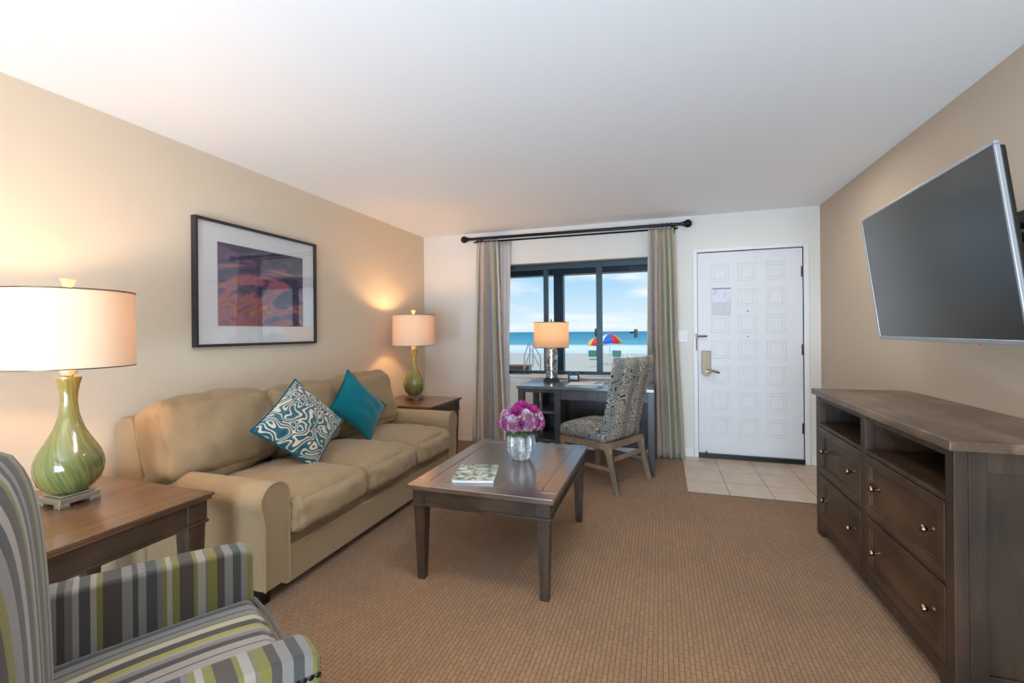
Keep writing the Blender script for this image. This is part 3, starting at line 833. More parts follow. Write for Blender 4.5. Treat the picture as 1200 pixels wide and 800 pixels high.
# scatter cushions: four corners in space, puffed between them
def pillow(name, label, cat, corners, mat, pipe, thick, group='scatter cushions on the sofa'):
    Tp, Rg, Bt, Lf = [Vector(p) for p in corners]
    n_ = 26; nrm = (Rg - Lf).cross(Tp - Bt).normalized()
    if nrm.x < 0: nrm = -nrm
    c = (Tp + Rg + Bt + Lf) / 4
    t = thing(name, label, cat, (Bt.x, Bt.y, Bt.z), 0, group)
    bm = B(); uvl = bm.loops.layers.uv.new('UVMap'); rim = {}
    for side in (1, -1):
        g_ = []
        for j in range(n_ + 1):
            row = []
            for i in range(n_ + 1):
                u, v = i / n_, j / n_
                key = (i, j)
                edge = i in (0, n_) or j in (0, n_)
                if edge and key in rim: row.append(rim[key]); continue
                a_, b_ = 2 * u - 1, 2 * v - 1
                pin = 1 - .07 * (1 - a_ * a_) * abs(b_) ** 2 - .07 * (1 - b_ * b_) * abs(a_) ** 2
                uu, vv = .5 + a_ * pin / 2, .5 + b_ * pin / 2
                p = Bt * (1 - uu) * (1 - vv) + Rg * uu * (1 - vv) + Tp * uu * vv + Lf * (1 - uu) * vv
                h_ = thick * (max(0, (1 - abs(a_) ** 2.4) * (1 - abs(b_) ** 2.4))) ** .62
                h_ += .008 * noise.noise(Vector((u * 5, v * 5, side * 3 + thick * 50))) * (1 - a_ * a_) * (1 - b_ * b_) * 2
                vt = bm.verts.new(p + nrm * side * h_)
                if edge: rim[key] = vt
                row.append(vt)
            g_.append(row)
        for j in range(n_):
            for i in range(n_):
                q_ = [g_[j][i], g_[j][i + 1], g_[j + 1][i + 1], g_[j + 1][i]]; w_ = [(i, j), (i + 1, j), (i + 1, j + 1), (i, j + 1)]
                if side < 0: q_.reverse(); w_.reverse()
                f = bm.faces.new(q_)
                for lp_, (x_, y_) in zip(f.loops, w_): lp_[uvl].uv = (x_ / n_, y_ / n_)
    ring = [(i, 0) for i in range(n_)] + [(n_, j) for j in range(n_)] + [(n_ - i, n_) for i in range(n_)] + [(0, n_ - j) for j in range(n_)]
    rp_ = [rim[k].co.copy() for k in ring]
    bmesh.ops.recalc_face_normals(bm, faces=bm.faces)
    obj('cover', bm, mat, t, ang=80)
    bm = B(); tube(bm, rp_, .006, 6, closed=True); obj('piping', bm, pipe, t, ang=80)
    return t


pillow('scatter_cushion', 'teal and cream swirl patterned square cushion standing on its corner', 'cushion',
       [(-2.27, 2.36, .985), (-2.12, 2.64, .675), (-1.985, 2.215, .458), (-2.12, 1.885, .755)], M['swirl'], M['teal_pipe'], .075)
pillow('scatter_cushion', 'plain teal velvet square cushion standing on its corner', 'cushion',
       [(-2.26, 2.87, 1.005), (-2.17, 3.235, .68), (-2.12, 2.945, .465), (-2.26, 2.67, .74)], M['teal'], M['teal_pipe'], .07)


# ------------------------------------------------------------------ coffee table, end tables
def table(name, label, cat, x0, x1, y0, y1, zt, legin, s_top, s_foot, apron, mt, ml, ma, planks):
    t = thing(name, label, cat, ((x0 + x1) / 2, (y0 + y1) / 2, 0))
    bm = B()
    if planks:
        bd = .085; g_ = .0012
        box(bm, x0 + bd, x1 - bd, y0 + bd, y1 - bd, zt - .026, zt - .0015)
        box(bm, x0, x0 + bd - g_, y0 + bd + g_, y1 - bd - g_, zt - .026, zt); box(bm, x1 - bd + g_, x1, y0 + bd + g_, y1 - bd - g_, zt - .026, zt)
        box(bm, x0, x1, y0, y0 + bd - g_, zt - .026, zt); box(bm, x0, x1, y1 - bd + g_, y1, zt - .026, zt)
    else:
        box(bm, x0, x1, y0, y1, zt - .014, zt); box(bm, x0 + .007, x1 - .007, y0 + .007, y1 - .007, zt - .028, zt - .014)
    obj('tabletop', bm, mt, t, bevel=.003)
    i = .02
    ax0, ax1, ay0, ay1 = x0 + i, x1 - i, y0 + i, y1 - i
    zb = zt - .027; za = zb - apron
    for nm_, a_ in (('apron', (ax0 + .004, ax1 - .004, ay0 + .004, ay0 + .024)), ('apron', (ax0 + .004, ax1 - .004, ay1 - .024, ay1 - .004)),
                    ('apron', (ax0 + .004, ax0 + .024, ay0 + .024, ay1 - .024)), ('apron', (ax1 - .024, ax1 - .004, ay0 + .024, ay1 - .024))):
        bm = B(); box(bm, *a_, za, zb); 
        e_ = .006
        box(bm, a_[0] - (e_ if a_[1] - a_[0] < .1 else 0), a_[1] + (e_ if a_[1] - a_[0] < .1 else 0), a_[2] - (e_ if a_[3] - a_[2] < .1 else 0), a_[3] + (e_ if a_[3] - a_[2] < .1 else 0), za - .012, za)
        obj(nm_, bm, ma, t, bevel=.002)
    for cx, sx in ((ax0 + s_top, 1), (ax1 - s_top, -1)):
        for cy, sy in ((ay0 + s_top, 1), (ay1 - s_top, -1)):
            bm = B(); box(bm, cx - s_top, cx + s_top, cy - s_top, cy + s_top, za, zb)
            box(bm, cx - s_top - .005, cx + s_top + .005, cy - s_top - .005, cy + s_top + .005, za - .014, za)
            taper(bm, cx, cy, 0, za - .014, s_foot, s_top - .004, -sx * (s_top - s_foot) * .0, 0)
            obj('leg', bm, ml, t, bevel=.003)
    return t


table('coffee_table', 'dark brown wooden coffee table with tapered square legs on carpet', 'coffee table', -1.25, -.479, 2.045, 3.095, .50, .02, .036, .02, .072,
      M['table'], M['table_leg'], M['table_apron'], True)
table('end_table', 'brown wooden end table under the near lamp beside striped armchair', 'end table', -2.62, -1.843, .79, 1.46, .60, .02, .042, .024, .085,
      M['end'], M['end_leg'], M['end_apron'], False)
table('end_table', 'brown wooden end table in the far corner under the lamp', 'end table', -2.70, -2.0, 3.69, 4.37, .60, .02, .042, .024, .085,
      M['end'], M['end_leg'], M['end_apron'], False)


# ------------------------------------------------------------------ green glazed table lamps
def green_lamp(x, y, z, label, watt):
    t = thing('table_lamp', label, 'lamp', (x, y, z), 0, 'green glazed lamps on the end tables')
    bm = B(); s = .068
    box(bm, -s, s, -s, s, .014, .038); box(bm, -s + .012, s - .012, -s + .012, s - .012, .038, .046)
    for a_ in (-1, 1):
        for b_ in (-1, 1): box(bm, a_ * (s - .016) - .018, a_ * (s - .016) + .018, b_ * (s - .016) - .018, b_ * (s - .016) + .018, 0, .016)
    obj('base', bm, M['pewter'], t, local=True, bevel=.003)
    prof = [(.045, .044), (.058, .05), (.078, .066), (.095, .09), (.104, .12), (.107, .15), (.104, .178), (.095, .207), (.08, .238), (.064, .269), (.05, .3), (.04, .33), (.032, .365), (.027, .41), (.029, .45), (.035, .485), (.041, .505), (.041, .512), (.026, .513)]

    def fn(a, r, zz_):
        w = min(1, max(0, (r - .03) / .07)); tw = zz_ * 3.0
        return 1 + .055 * w * abs(math.cos(2 * (a + tw))) ** 1.5 * 1.2 - .04 * w + .006 * math.sin(26 * (a + tw * 1.5)) * w
    bm = B(); lathe(bm, prof, 0, 0, 96, fn); obj('body', bm, M['glaze'], t, local=True, ang=60)
    bm = B(); lathe(bm, [(.012, .512), (.018, .518), (.027, .53), (.028, .54), (.024, .552), (.012, .558), (.008, .56), (.008, .60)], 0, 0, 24); obj('neck_ball', bm, M['cream_ball'], t, local=True)
    bm = B()
    rs = .214
    n_ = 64; A_ = [bm.verts.new((rs * math.cos(2 * PI * i / n_), rs * math.sin(2 * PI * i / n_), .553)) for i in range(n_)]
    B_ = [bm.verts.new(((rs - .004) * math.cos(2 * PI * i / n_), (rs - .004) * math.sin(2 * PI * i / n_), .860)) for i in range(n_)]
    for i in range(n_): bm.faces.new((A_[i], A_[(i + 1) % n_], B_[(i + 1) % n_], B_[i]))
    sh = obj('lamp_shade', bm, M['shade'], t, local=True, ang=60)
    bm = B()
    for zz_ in (.553, .860):
        tube(bm, [((rs - .001) * math.cos(2 * PI * i / 48), (rs - .001) * math.sin(2 * PI * i / 48), zz_) for i in range(48)], .0025, 6, closed=True)
        obj('shade_ring', bm, M['nickel'], sh, local=True); bm = B()
    for k in range(3): tube(bm, [(0, 0, .852), (rs * math.cos(k * 2.1 + .4), rs * math.sin(k * 2.1 + .4), .857)], .002, 6)
    obj('shade_spider', bm, M['nickel'], sh, local=True)
    bm = B(); tube(bm, [(0, 0, .6), (0, 0, .665)], .014, 12); bmesh.ops.create_uvsphere(bm, u_segments=16, v_segments=10, radius=.028, matrix=Matrix.Translation((0, 0, .70)))
    obj('bulb', bm, M['bulb'], t, local=True)
    bm = B(); tube(bm, [(0, 0, .72), (0, 0, .87)], .003, 6); tube(bm, [(.05, 0, .66), (.055, 0, .8), (0, 0, .86), (-.055, 0, .8), (-.05, 0, .66)], .002, 6)
    obj('harp', bm, M['nickel'], t, local=True)
    bm = B(); box(bm, -.006, .006, -.006, .006, .86, .885); taper(bm, 0, 0, .880, .905, .012, .017); taper(bm, 0, 0, .905, .912, .019, .019); obj('finial', bm, M['cream_ball'], t, local=True, bevel=.002)
    for dz, k in ((.745, 1),):
        li = light('lamp_light', 'POINT', (0, 0, 0), watt, WARM, radius=.045); li.parent = t; li.location = (0, 0, dz)
    return t


green_lamp(-2.30, 1.19, .60, 'large green glazed lamp at left edge on the near end table', 17)
green_lamp(-2.40, 4.08, .60, 'green glazed lamp in the far corner beyond the sofa', 17)

# ------------------------------------------------------------------ framed picture
pic = thing('framed_picture', 'dark framed sunset photograph with wide white mat above the sofa', 'picture', (XL, 2.54, 1.2))
py0, py1, pz0, pz1 = 2.028, 3.056, 1.201, 2.018
bm = B(); fw = .018
for a in ((py0, py1, pz0, pz0 + fw), (py0, py1, pz1 - fw, pz1), (py0, py0 + fw, pz0 + fw, pz1 - fw), (py1 - fw, py1, pz0 + fw, pz1 - fw)): box(bm, XL + .001, XL + .04, *a)
obj('frame', bm, plain('picture_frame_black', '2a2626', .35), pic, bevel=.002)
bm = B(); box(bm, XL + .004, XL + .02, py0 + fw, py1 - fw, pz0 + fw, pz1 - fw); obj('mat_board', bm, M['paper'], pic)
bm = B(); box(bm, XL + .019, XL + .022, py0 + .16, py1 - .135, pz0 + .135, pz1 - .135); obj('print', bm, M['art'], pic)
bm = B(); box(bm, XL + .028, XL + .03, py0 + fw, py1 - fw, pz0 + fw, pz1 - fw); obj('glazing', bm, M['art_glass'], pic)

# ------------------------------------------------------------------ desk and its things
desk = thing('writing_desk', 'dark wooden writing desk with open shelves under the window', 'desk', (-.69, 4.5, 0))
kx0, kx1, ky0, ky1, kz = -1.325, -.06, 4.145, 4.745, .765
bm = B(); box(bm, kx0, kx1, ky0, ky1, kz - .028, kz); obj('tabletop', bm, M['desk_top'], desk, bevel=.003)
zt = kz - .028
for x0, x1 in ((-1.312, -1.25), (-.958, -.898), (-.115, -.06)):
    for y0, y1 in ((4.155, 4.205), (4.69, 4.738)):
        bm = B(); box(bm, x0, x1, y0, y1, 0, zt); obj('leg', bm, M['desk'], desk, bevel=.003)
bm = B(); box(bm, -.898, -.115, 4.165, 4.185, zt - .095, zt); box(bm, -1.25, -.958, 4.165, 4.185, zt - .035, zt); obj('apron', bm, M['desk'], desk, bevel=.002)
bm = B(); box(bm, -.72, -.28, 4.155, 4.166, zt - .085, zt - .012)
for i in range(14): box(bm, -.71 + i * .03, -.695 + i * .03, 4.150, 4.156, zt - .078, zt - .02)
obj('drawer', bm, M['desk'], desk, bevel=.002)
bm = B(); box(bm, -1.29, -.93, 4.17, 4.73, .505, .527); obj('shelf', bm, M['desk_top'], desk, bevel=.002)
bm = B(); box(bm, -1.29, -.93, 4.17, 4.73, .24, .262); obj('shelf', bm, M['desk'], desk, bevel=.002)
bm = B(); box(bm, -1.15, -1.13, 4.40, 4.73, .1, zt); box(bm, -1.14, -.94, 4.70, 4.715, .1, zt); obj('divider', bm, M['desk'], desk)
bm = B(); box(bm, -.94, -.925, 4.205, 4.70, .1, zt); obj('side_panel', bm, M['desk'], desk)
bm = B(); box(bm, -.9, -.11, 4.62, 4.64, .12, zt); box(bm, -.78, -.2, 4.61, 4.62, .2, .6); obj('back_panel', bm, M['desk'], desk, bevel=.002)

dl = thing('desk_lamp', 'small desk lamp with mottled silver column and grey drum shade', 'lamp', (-1.085, 4.61, kz))
bm = B(); box(bm, -.068, .068, -.068, .068, 0, .028); obj('base', bm, M['black'], dl, local=True, bevel=.003)
bm = B(); lathe(bm, [(.05, .028), (.06, .034), (.062, .1), (.062, .28), (.058, .335), (.03, .345)], 0, 0, 32); obj('column', bm, M['mercury'], dl, local=True)
bm = B(); n_ = 48; A_ = [bm.verts.new((.182 * math.cos(2 * PI * i / n_), .182 * math.sin(2 * PI * i / n_), .352)) for i in range(n_)]
B_ = [bm.verts.new((.182 * math.cos(2 * PI * i / n_), .182 * math.sin(2 * PI * i / n_), .612)) for i in range(n_)]
for i in range(n_): bm.faces.new((A_[i], A_[(i + 1) % n_], B_[(i + 1) % n_], B_[i]))
ds = obj('lamp_shade', bm, M['shade_grey'], dl, local=True, ang=60)
bm = B()
for zz_ in (.352, .612):
    tube(bm, [(.182 * math.cos(2 * PI * i / 40), .182 * math.sin(2 * PI * i / 40), zz_) for i in range(40)], .003, 6, closed=True)
    obj('shade_ring', bm, M['nickel'], ds, local=True); bm = B()
for k in range(3): tube(bm, [(0, 0, .606), (.182 * math.cos(k * 2.1), .182 * math.sin(k * 2.1), .61)], .002, 6)
obj('shade_spider', bm, M['nickel'], ds, local=True)
bm = B(); tube(bm, [(0, 0, .345), (0, 0, .46)], .008, 8); tube(bm, [(0, 0, .5), (0, 0, .615)], .003, 6); lathe(bm, [(.004, .612), (.009, .62), (.006, .645), (.002, .648)], 0, 0, 12); obj('stem', bm, M['black_metal'], dl, local=True)
bm = B(); bmesh.ops.create_uvsphere(bm, u_segments=16, v_segments=10, radius=.024, matrix=Matrix.Translation((0, 0, .49))); obj('bulb', bm, M['bulb'], dl, local=True)
li = light('lamp_light', 'POINT', (0, 0, .52), 4.5, WARM, radius=.025); li.parent = dl; li.location = (0, 0, .54)

ck = thing('clock_radio', 'small black cube clock on the desk by the window', 'clock', (-.862, 4.66, kz), R(8))
bm = B(); box(bm, -.055, .055, -.045, .045, 0, .085); obj('case', bm, M['black_metal'], ck, local=True, bevel=.008)
bm = B(); box(bm, -.04, .04, -.047, -.044, .02, .06); obj('display', bm, M['screen'], ck, local=True)
bm = B(); box(bm, -.02, .02, -.015, .015, .084, .1); obj('button', bm, M['black'], ck, local=True, bevel=.003)
bk = thing('folder', 'flat white folder lying open on the desk', 'folder', (-.7, 4.45, kz), R(4))
bm = B(); box(bm, -.17, .0, -.13, .13, .0, .006); box(bm, .002, .17, -.13, .13, 0, .01); obj('cover', bm, M['paper'], bk, local=True, bevel=.002)
bm = B(); tube(bm, [(.06, -.1, .014), (.15, .0, .014)], .004, 8)
pen = thing('pen', 'blue pen lying on the white folder on the desk', 'pen', (-.59, 4.43, kz + .010), R(10)); bm.free()
bm = B(); tube(bm, [(-.03, -.06, .004), (.035, .06, .004)], .004, 8); obj('barrel', bm, M['u_blue'], pen, local=True)

# ------------------------------------------------------------------ desk chair
ch = thing('desk_chair', 'upholstered paisley side chair with high curved back at the desk', 'chair', (-.275, 3.85, 0), R(62))
hw = .27
bm = B()
puff(bm, (0, .27, .435), (.53, .50, .11), .045, 14, (0, .01, .03)); obj('seat', bm, M['paisley'], ch, local=True, ang=60)
bm = B(); nz_, nx_ = 22, 16
gf, gb = [], []
for j in range(nz_ + 1):
    v = j / nz_; z = .385 + v * (1.068 - .385); lean = -.005 - .15 * v ** 1.25; w_ = hw + .036 * v - .012 * math.sin(v * PI)
    rf, rb = [], []
    for i in range(nx_ + 1):
        u = 2 * i / nx_ - 1
        top = -.012 * (1 - u * u) * (v ** 6) * 0 + .012 * (abs(u) ** 3) * (v ** 5)
        ed = (max(0, 1 - abs(u) ** 6)) ** .5; ev = (max(0, 1 - abs(2 * v - 1) ** 14)) ** .5
        curve = .03 * u * u
        rf.append(bm.verts.new((u * w_, lean + .045 + .042 * ed * ev + curve, z + top))); rb.append(bm.verts.new((u * w_, lean + .04 - .038 * ed * ev + curve, z + top)))
    gf.append(rf); gb.append(rb)
for j in range(nz_):
    for i in range(nx_):
        bm.faces.new((gf[j][i + 1], gf[j][i], gf[j + 1][i], gf[j + 1][i + 1])); bm.faces.new((gb[j][i], gb[j][i + 1], gb[j + 1][i + 1], gb[j + 1][i]))
for j in range(nz_):
    bm.faces.new((gf[j][0], gb[j][0], gb[j + 1][0], gf[j + 1][0])); bm.faces.new((gb[j][-1], gf[j][-1], gf[j + 1][-1], gb[j + 1][-1]))
for i in range(nx_):
    bm.faces.new((gf[-1][i], gb[-1][i], gb[-1][i + 1], gf[-1][i + 1])); bm.faces.new((gb[0][i], gf[0][i], gf[0][i + 1], gb[0][i + 1]))
bmesh.ops.recalc_face_normals(bm, faces=bm.faces)
obj('backrest', bm, M['paisley'], ch, local=True, ang=50)
bm = B(); box(bm, -hw + .005, hw - .005, .0, .035, .335, .388); box(bm, -hw + .005, hw - .005, .465, .495, .335, .388); box(bm, -hw + .005, -hw + .035, .03, .47, .335, .388); box(bm, hw - .035, hw - .005, .03, .47, .335, .388)
obj('seat_rail', bm, M['chair_leg'], ch, local=True, bevel=.004)
for s_ in (-1, 1):
    bm = B(); x = s_ * (hw - .025)
    prof = [(0, .022), (.1, .004), (.22, -.018 + .02), (.34, .02)]
    pts_b = [(.0, -.085, .016), (.1, -.055, .018), (.2, -.03, .02), (.3, -.005, .022), (.36, .012, .024)]
    for (z0_, y0_, r0_), (z1_, y1_, r1_) in zip(pts_b, pts_b[1:]):
        lo = [(x + a_ * r0_, y0_ + .01 + b_ * r0_, z0_) for a_, b_ in ((-1, -1), (1, -1), (1, 1), (-1, 1))]; hi = [(x + a_ * r1_, y1_ + .01 + b_ * r1_, z1_) for a_, b_ in ((-1, -1), (1, -1), (1, 1), (-1, 1))]
        hexa(bm, lo, hi)
    bmesh.ops.remove_doubles(bm, verts=bm.verts, dist=.0002)
    obj('leg', bm, M['chair_leg'], ch, local=True)
    bm = B(); taper(bm, x, .465, 0, .36, .016, .024); obj('leg', bm, M['chair_leg'], ch, local=True, bevel=.003)
    bm = B(); box(bm, x - .01, x + .01, -.02, .46, .17, .2); obj('stretcher', bm, M['chair_leg'], ch, local=True, bevel=.003)
bm = B(); box(bm, -hw + .03, hw - .03, -.008, .014, .235, .27); obj('stretcher', bm, M['chair_leg'], ch, local=True, bevel=.003)

# ------------------------------------------------------------------ striped armchair
ac = thing('armchair', 'multicoloured striped armchair with nailhead trim in the near left corner', 'armchair', (-1.245, .56, 0), R(-30))
for s_ in (-1, 1):
    bm = B()
    prof = [(-.06, .63), (.30, .615), (.455, .602), (.478, .585), (.480, .28), (-.06, .28)]
    xo, xi = s_ * .352, s_ * .262
    if s_ > 0: pass
    pts = [(y_, z_) for y_, z_ in prof]
    prism(bm, pts, 0, min(xo, xi), max(xo, xi))
    a_ = obj('arm', bm, M['stripe_arm'], ac, local=True, bevel=.012, seg=3)
    bm = B(); k = 0
    pth = []
    for i in range(34): pth.append((xo + s_ * .002, .470 - i * .0145, .548 + i * .0006))
    for p in pth: bmesh.ops.create_icosphere(bm, subdivisions=2, radius=.0062, matrix=Matrix.Translation(p) @ Matrix.Scale(.5, 4, (1, 0, 0)))
    nh = obj('nailhead_trim', bm, plain('nailhead', '2a2420', .3, .8), a_, local=True); bm = B()
    for xx in (xo - s_ * .014, xi + s_ * .014):
        for i in range(26): bmesh.ops.create_icosphere(bm, subdivisions=1, radius=.002, matrix=Matrix.Translation((xx, .480, .572 - i * .011)))
        obj('small_nailheads', bm, M['nickel'], a_, local=True); bm = B()
bm = B(); box(bm, -.345, .345, -.05, .455, .14, .33); obj('seat_base', bm, M['stripe_back'], ac, local=True, bevel=.01)
bm = B(); puff(bm, (0, .235, .40), (.522, .48, .12), .035, 24, (0, .01, .02)); obj('seat_cushion', bm, M['stripe_seat'], ac, local=True, ang=60)
bm = B(); tube(bm, [(-.25, .476, .448), (-.1, .486, .455), (.1, .486, .455), (.25, .476, .448)], .006, 6); tube(bm, [(-.258, .47, .44), (-.258, .485, .35)], .006, 6)
tube(bm, [(-.255, .484, .36), (.255, .484, .36)], .006, 6)
obj('piping', bm, M['pipe_grey'], ac, local=True)
bm = B(); nz_, nx_ = 26, 20; gf, gb = [], []
for j in range(nz_ + 1):
    v = j / nz_; rf, rb = [], []
    for i in range(nx_ + 1):
        u = 2 * i / nx_ - 1
        ztop = 1.06 - .16 * abs(u) ** 2.6
        z = .30 + v * (ztop - .30)
        lean = -.055 - .03 * v ** 2
        ed = (max(0, 1 - abs(u) ** 5)) ** .5; ev = (max(0, 1 - v ** 10)) ** .5
        w_ = .285 + .03 * math.sin(min(1, v) * PI * .8)
        rf.append(bm.verts.new((u * w_, lean + .02 + .075 * (.35 + .65 * ed) * ev, z))); rb.append(bm.verts.new((u * w_, lean - .02 - .05 * ed * ev, z)))
    gf.append(rf); gb.append(rb)
for j in range(nz_):
    for i in range(nx_):
        bm.faces.new((gf[j][i + 1], gf[j][i], gf[j + 1][i], gf[j + 1][i + 1])); bm.faces.new((gb[j][i], gb[j][i + 1], gb[j + 1][i + 1], gb[j + 1][i]))
    bm.faces.new((gf[j][0], gb[j][0], gb[j + 1][0], gf[j + 1][0])); bm.faces.new((gb[j][-1], gf[j][-1], gf[j + 1][-1], gb[j + 1][-1]))
for i in range(nx_):
    bm.faces.new((gf[-1][i], gb[-1][i], gb[-1][i + 1], gf[-1][i + 1])); bm.faces.new((gb[0][i], gf[0][i], gf[0][i + 1], gb[0][i + 1]))
bmesh.ops.recalc_face_normals(bm, faces=bm.faces)
obj('backrest', bm, M['stripe_back'], ac, local=True, ang=60)
for x in (-.3, .3):
    for y in (-.02, .43):
        bm = B(); taper(bm, x, y, 0, .15, .018, .026); obj('leg', bm, M['end_leg'], ac, local=True)

# ------------------------------------------------------------------ magazine, vase and flowers
mg = thing('magazine', 'glossy landscape magazine lying on the coffee table', 'magazine', (-.965, 2.29, .50), R(14))
bm = B(); box(bm, -.108, .108, -.135, .135, .0, .014); obj('pages', bm, M['paper'], mg, local=True)
bm = B(); box(bm, -.11, .11, -.137, .137, .0142, .0165); box(bm, -.11, -.106, -.137, .137, 0.001, .0142); obj('cover', bm, M['bookcover'], mg, local=True)

VX, VY = -.82, 2.66
vs_ = thing('flower_vase', 'fluted silver crackle glass vase on the coffee table', 'vase', (VX, VY, .50))
fl_ = lambda a, r, z: 1 - .13 * abs(math.sin(a * 6)) ** .6 + .04 * (1 if .012 < z < .155 else .3)
bm = B(); lathe(bm, [(.052, 0), (.055, .006), (.062, .02), (.082, .055), (.085, .075), (.084, .13), (.078, .15), (.07, .158), (.06, .158), (.06, .14)], 0, 0, 96, fl_)
obj('body', bm, M['vase'], vs_, local=True, ang=50)


def petal(bm, m, w, h, cup, n_=5, mi=0):
    g_ = []
    for j in range(n_ + 1):
        v = j / n_; row = []
        for i in range(n_ + 1):
            u = 2 * i / n_ - 1
            ww = w * math.sin(PI * (.18 + .62 * v)) 
            row.append(bm.verts.new(m @ Vector((u * ww, -cup * (1 - u * u) * math.sin(v * PI * .6) + .25 * h * max(0, v - .75), h * v * (1 - .12 * u * u)))))
        g_.append(row)
    for j in range(n_):
        for i in range(n_):
            f = bm.faces.new((g_[j][i], g_[j][i + 1], g_[j + 1][i + 1], g_[j + 1][i])); f.material_index = mi


def rose_mesh(size, mats):
    bm = B()
    for ring, (cnt, rad, tilt, w, h) in enumerate(((3, .08, 4, .3, .75), (4, .22, 14, .38, .8), (5, .38, 28, .45, .8), (6, .52, 46, .5, .75))):
        for k in range(cnt):
            a = 2 * PI * (k + ring * .37) / cnt
            m = Matrix.Rotation(a, 4, 'Z') @ Matrix.Translation((0, -rad * size, -.1 * size * ring)) @ Matrix.Rotation(R(tilt), 4, 'X')
            petal(bm, m, w * size, h * size, .14 * size, mi=0 if ring > 1 else 1)
    return bm


def carn_mesh(size):
    bm = B()
    for ring in range(6):
        cnt = 3 + ring * 2
        for k in range(cnt):
            a = 2 * PI * (k + ring * .41) / cnt
            m = Matrix.Rotation(a, 4, 'Z') @ Matrix.Translation((0, -.06 * ring * size, -.03 * size * ring)) @ Matrix.Rotation(R(6 + ring * 15), 4, 'X') @ Matrix.Rotation(R(random.uniform(-12, 12)), 4, 'Y')
            petal(bm, m, .24 * size, .8 * size, .05 * size, 3)
    return bm


def flower(kind, label, cat, bm, mats, stem=.035, group=None):
    t = thing(kind, label, cat, (0, 0, 0), 0, group)
    obj('bloom', bm, mats, t, local=True, solid=.0008, ang=80)
    bm = B(); tube(bm, [(0, 0, -stem), (0, 0, .005)], .0022, 6); obj('stem', bm, M['leaf'], t, local=True)
    return t


def place(t, th, ph, r=.118, c=(VX, VY, .725), sq=.85):
    d = Vector((math.sin(th) * math.cos(ph), math.sin(th) * math.sin(ph), math.cos(th)))
    t.location = Vector(c) + Vector((d.x * r, d.y * r, d.z * r * sq))
    t.rotation_mode = 'QUATERNION'; t.rotation_quaternion = d.to_track_quat('Z', 'Y')


roseA = flower('rose', 'pink rose with darker heart in the bouquet', 'flower', rose_mesh(.042, 0), [M['rose'], M['rose_d']], group='pink roses in the silver vase')
roseB = flower('rose', 'pale mauve rose with pink heart in the bouquet', 'flower', rose_mesh(.040, 0), [M['rose2'], M['rose']], group='mauve roses in the silver vase')
carn = flower('carnation', 'bright magenta ruffled bloom at the top of the bouquet', 'flower', carn_mesh(.046), [M['magenta']], group='magenta blooms at the top of the bouquet')
budp = flower('filler_blossom', 'tiny cream bud between the roses', 'flower', carn_mesh(.009), [M['bud']], stem=.03, group='cream buds in the bouquet')
hyd = flower('hydrangea', 'pale lilac blossom cluster in the bouquet', 'flower', carn_mesh(.03), [M['bud2']], group='lilac blossoms in the bouquet')
first = set()


def inst(src, *a, **k):
    o = src if src.name not in first else copy_tree(src)
    first.add(src.name); place(o, *a, **k); return o


CAMD = math.atan2(-VY, -VX)
ROSES = [(82, 0, roseA, 'pink rose at the front centre of the bouquet, just above the vase rim'),
         (86, -48, roseA, 'pink rose low on the left front of the bouquet'), (84, 46, roseA, 'pink rose low on the right front of the bouquet'),
         (64, 22, roseB, 'pale mauve rose high on the right front, under the magenta blooms'), (92, 75, roseA, 'pink rose on the far right edge of the bouquet'),
         (90, -80, roseA, 'pink rose on the far left edge of the bouquet'), (84, 24, roseB, 'pale mauve rose just right of the front centre rose'),
         (60, -60, roseB, 'pale mauve rose high on the left side of the bouquet'), (88, -24, roseB, 'pale mauve rose just left of the front centre rose'),
         (75, 110, roseA, 'pink rose at the back right of the bouquet'), (78, -115, roseA, 'pink rose at the back left of the bouquet'), (80, 150, roseA, 'pink rose at the back of the bouquet, toward the window'), (80, 180, roseB, 'pale mauve rose at the very back of the bouquet'), (80, -150, roseA, 'pink rose at the back of the bouquet, toward the sofa'),
         (60, 80, roseB, 'pale mauve rose high on the right edge of the bouquet'), (88, 100, roseB, 'pale mauve rose behind the right edge of the bouquet')]
for th, dph, kind, lab in ROSES:
    o = inst(kind, R(th), CAMD + R(dph)); o['label'] = lab or 'rose hidden at the back of the bouquet in the silver vase'
for th, dph, lab in ((8, 0, 'magenta ruffled bloom at the very top of the bouquet'), (40, -22, 'magenta ruffled bloom at the upper front left of the bouquet'),
                     (40, 62, 'magenta ruffled bloom at the upper right of the bouquet'), (38, 170, 'magenta ruffled bloom at the back of the bouquet top')):
    o = inst(carn, R(th), CAMD + R(dph), r=.122); o['label'] = lab
for th, dph in ((62, -5), (66, -40), (60, 50), (72, 60), (50, 12), (70, -70), (68, 8), (74, -20), (56, 32), (98, 10), (96, -35), (62, 95), (66, -100), (52, -50), (78, 34), (99, 50)):
    inst(budp, R(th), CAMD + R(dph), r=.136)
for th, dph, lab in ((46, 20, 'lilac blossom cluster near the top front of the bouquet'), (68, -30, 'lilac blossom cluster on the left front of the bouquet'),
                     (76, 70, 'lilac blossom cluster at the right edge of the bouquet'), (56, -90, 'lilac blossom cluster on the left edge of the bouquet'), (58, 130, 'lilac blossom cluster at the back of the bouquet')):
    o = inst(hyd, R(th), CAMD + R(dph), r=.118); o['label'] = lab
lf = None
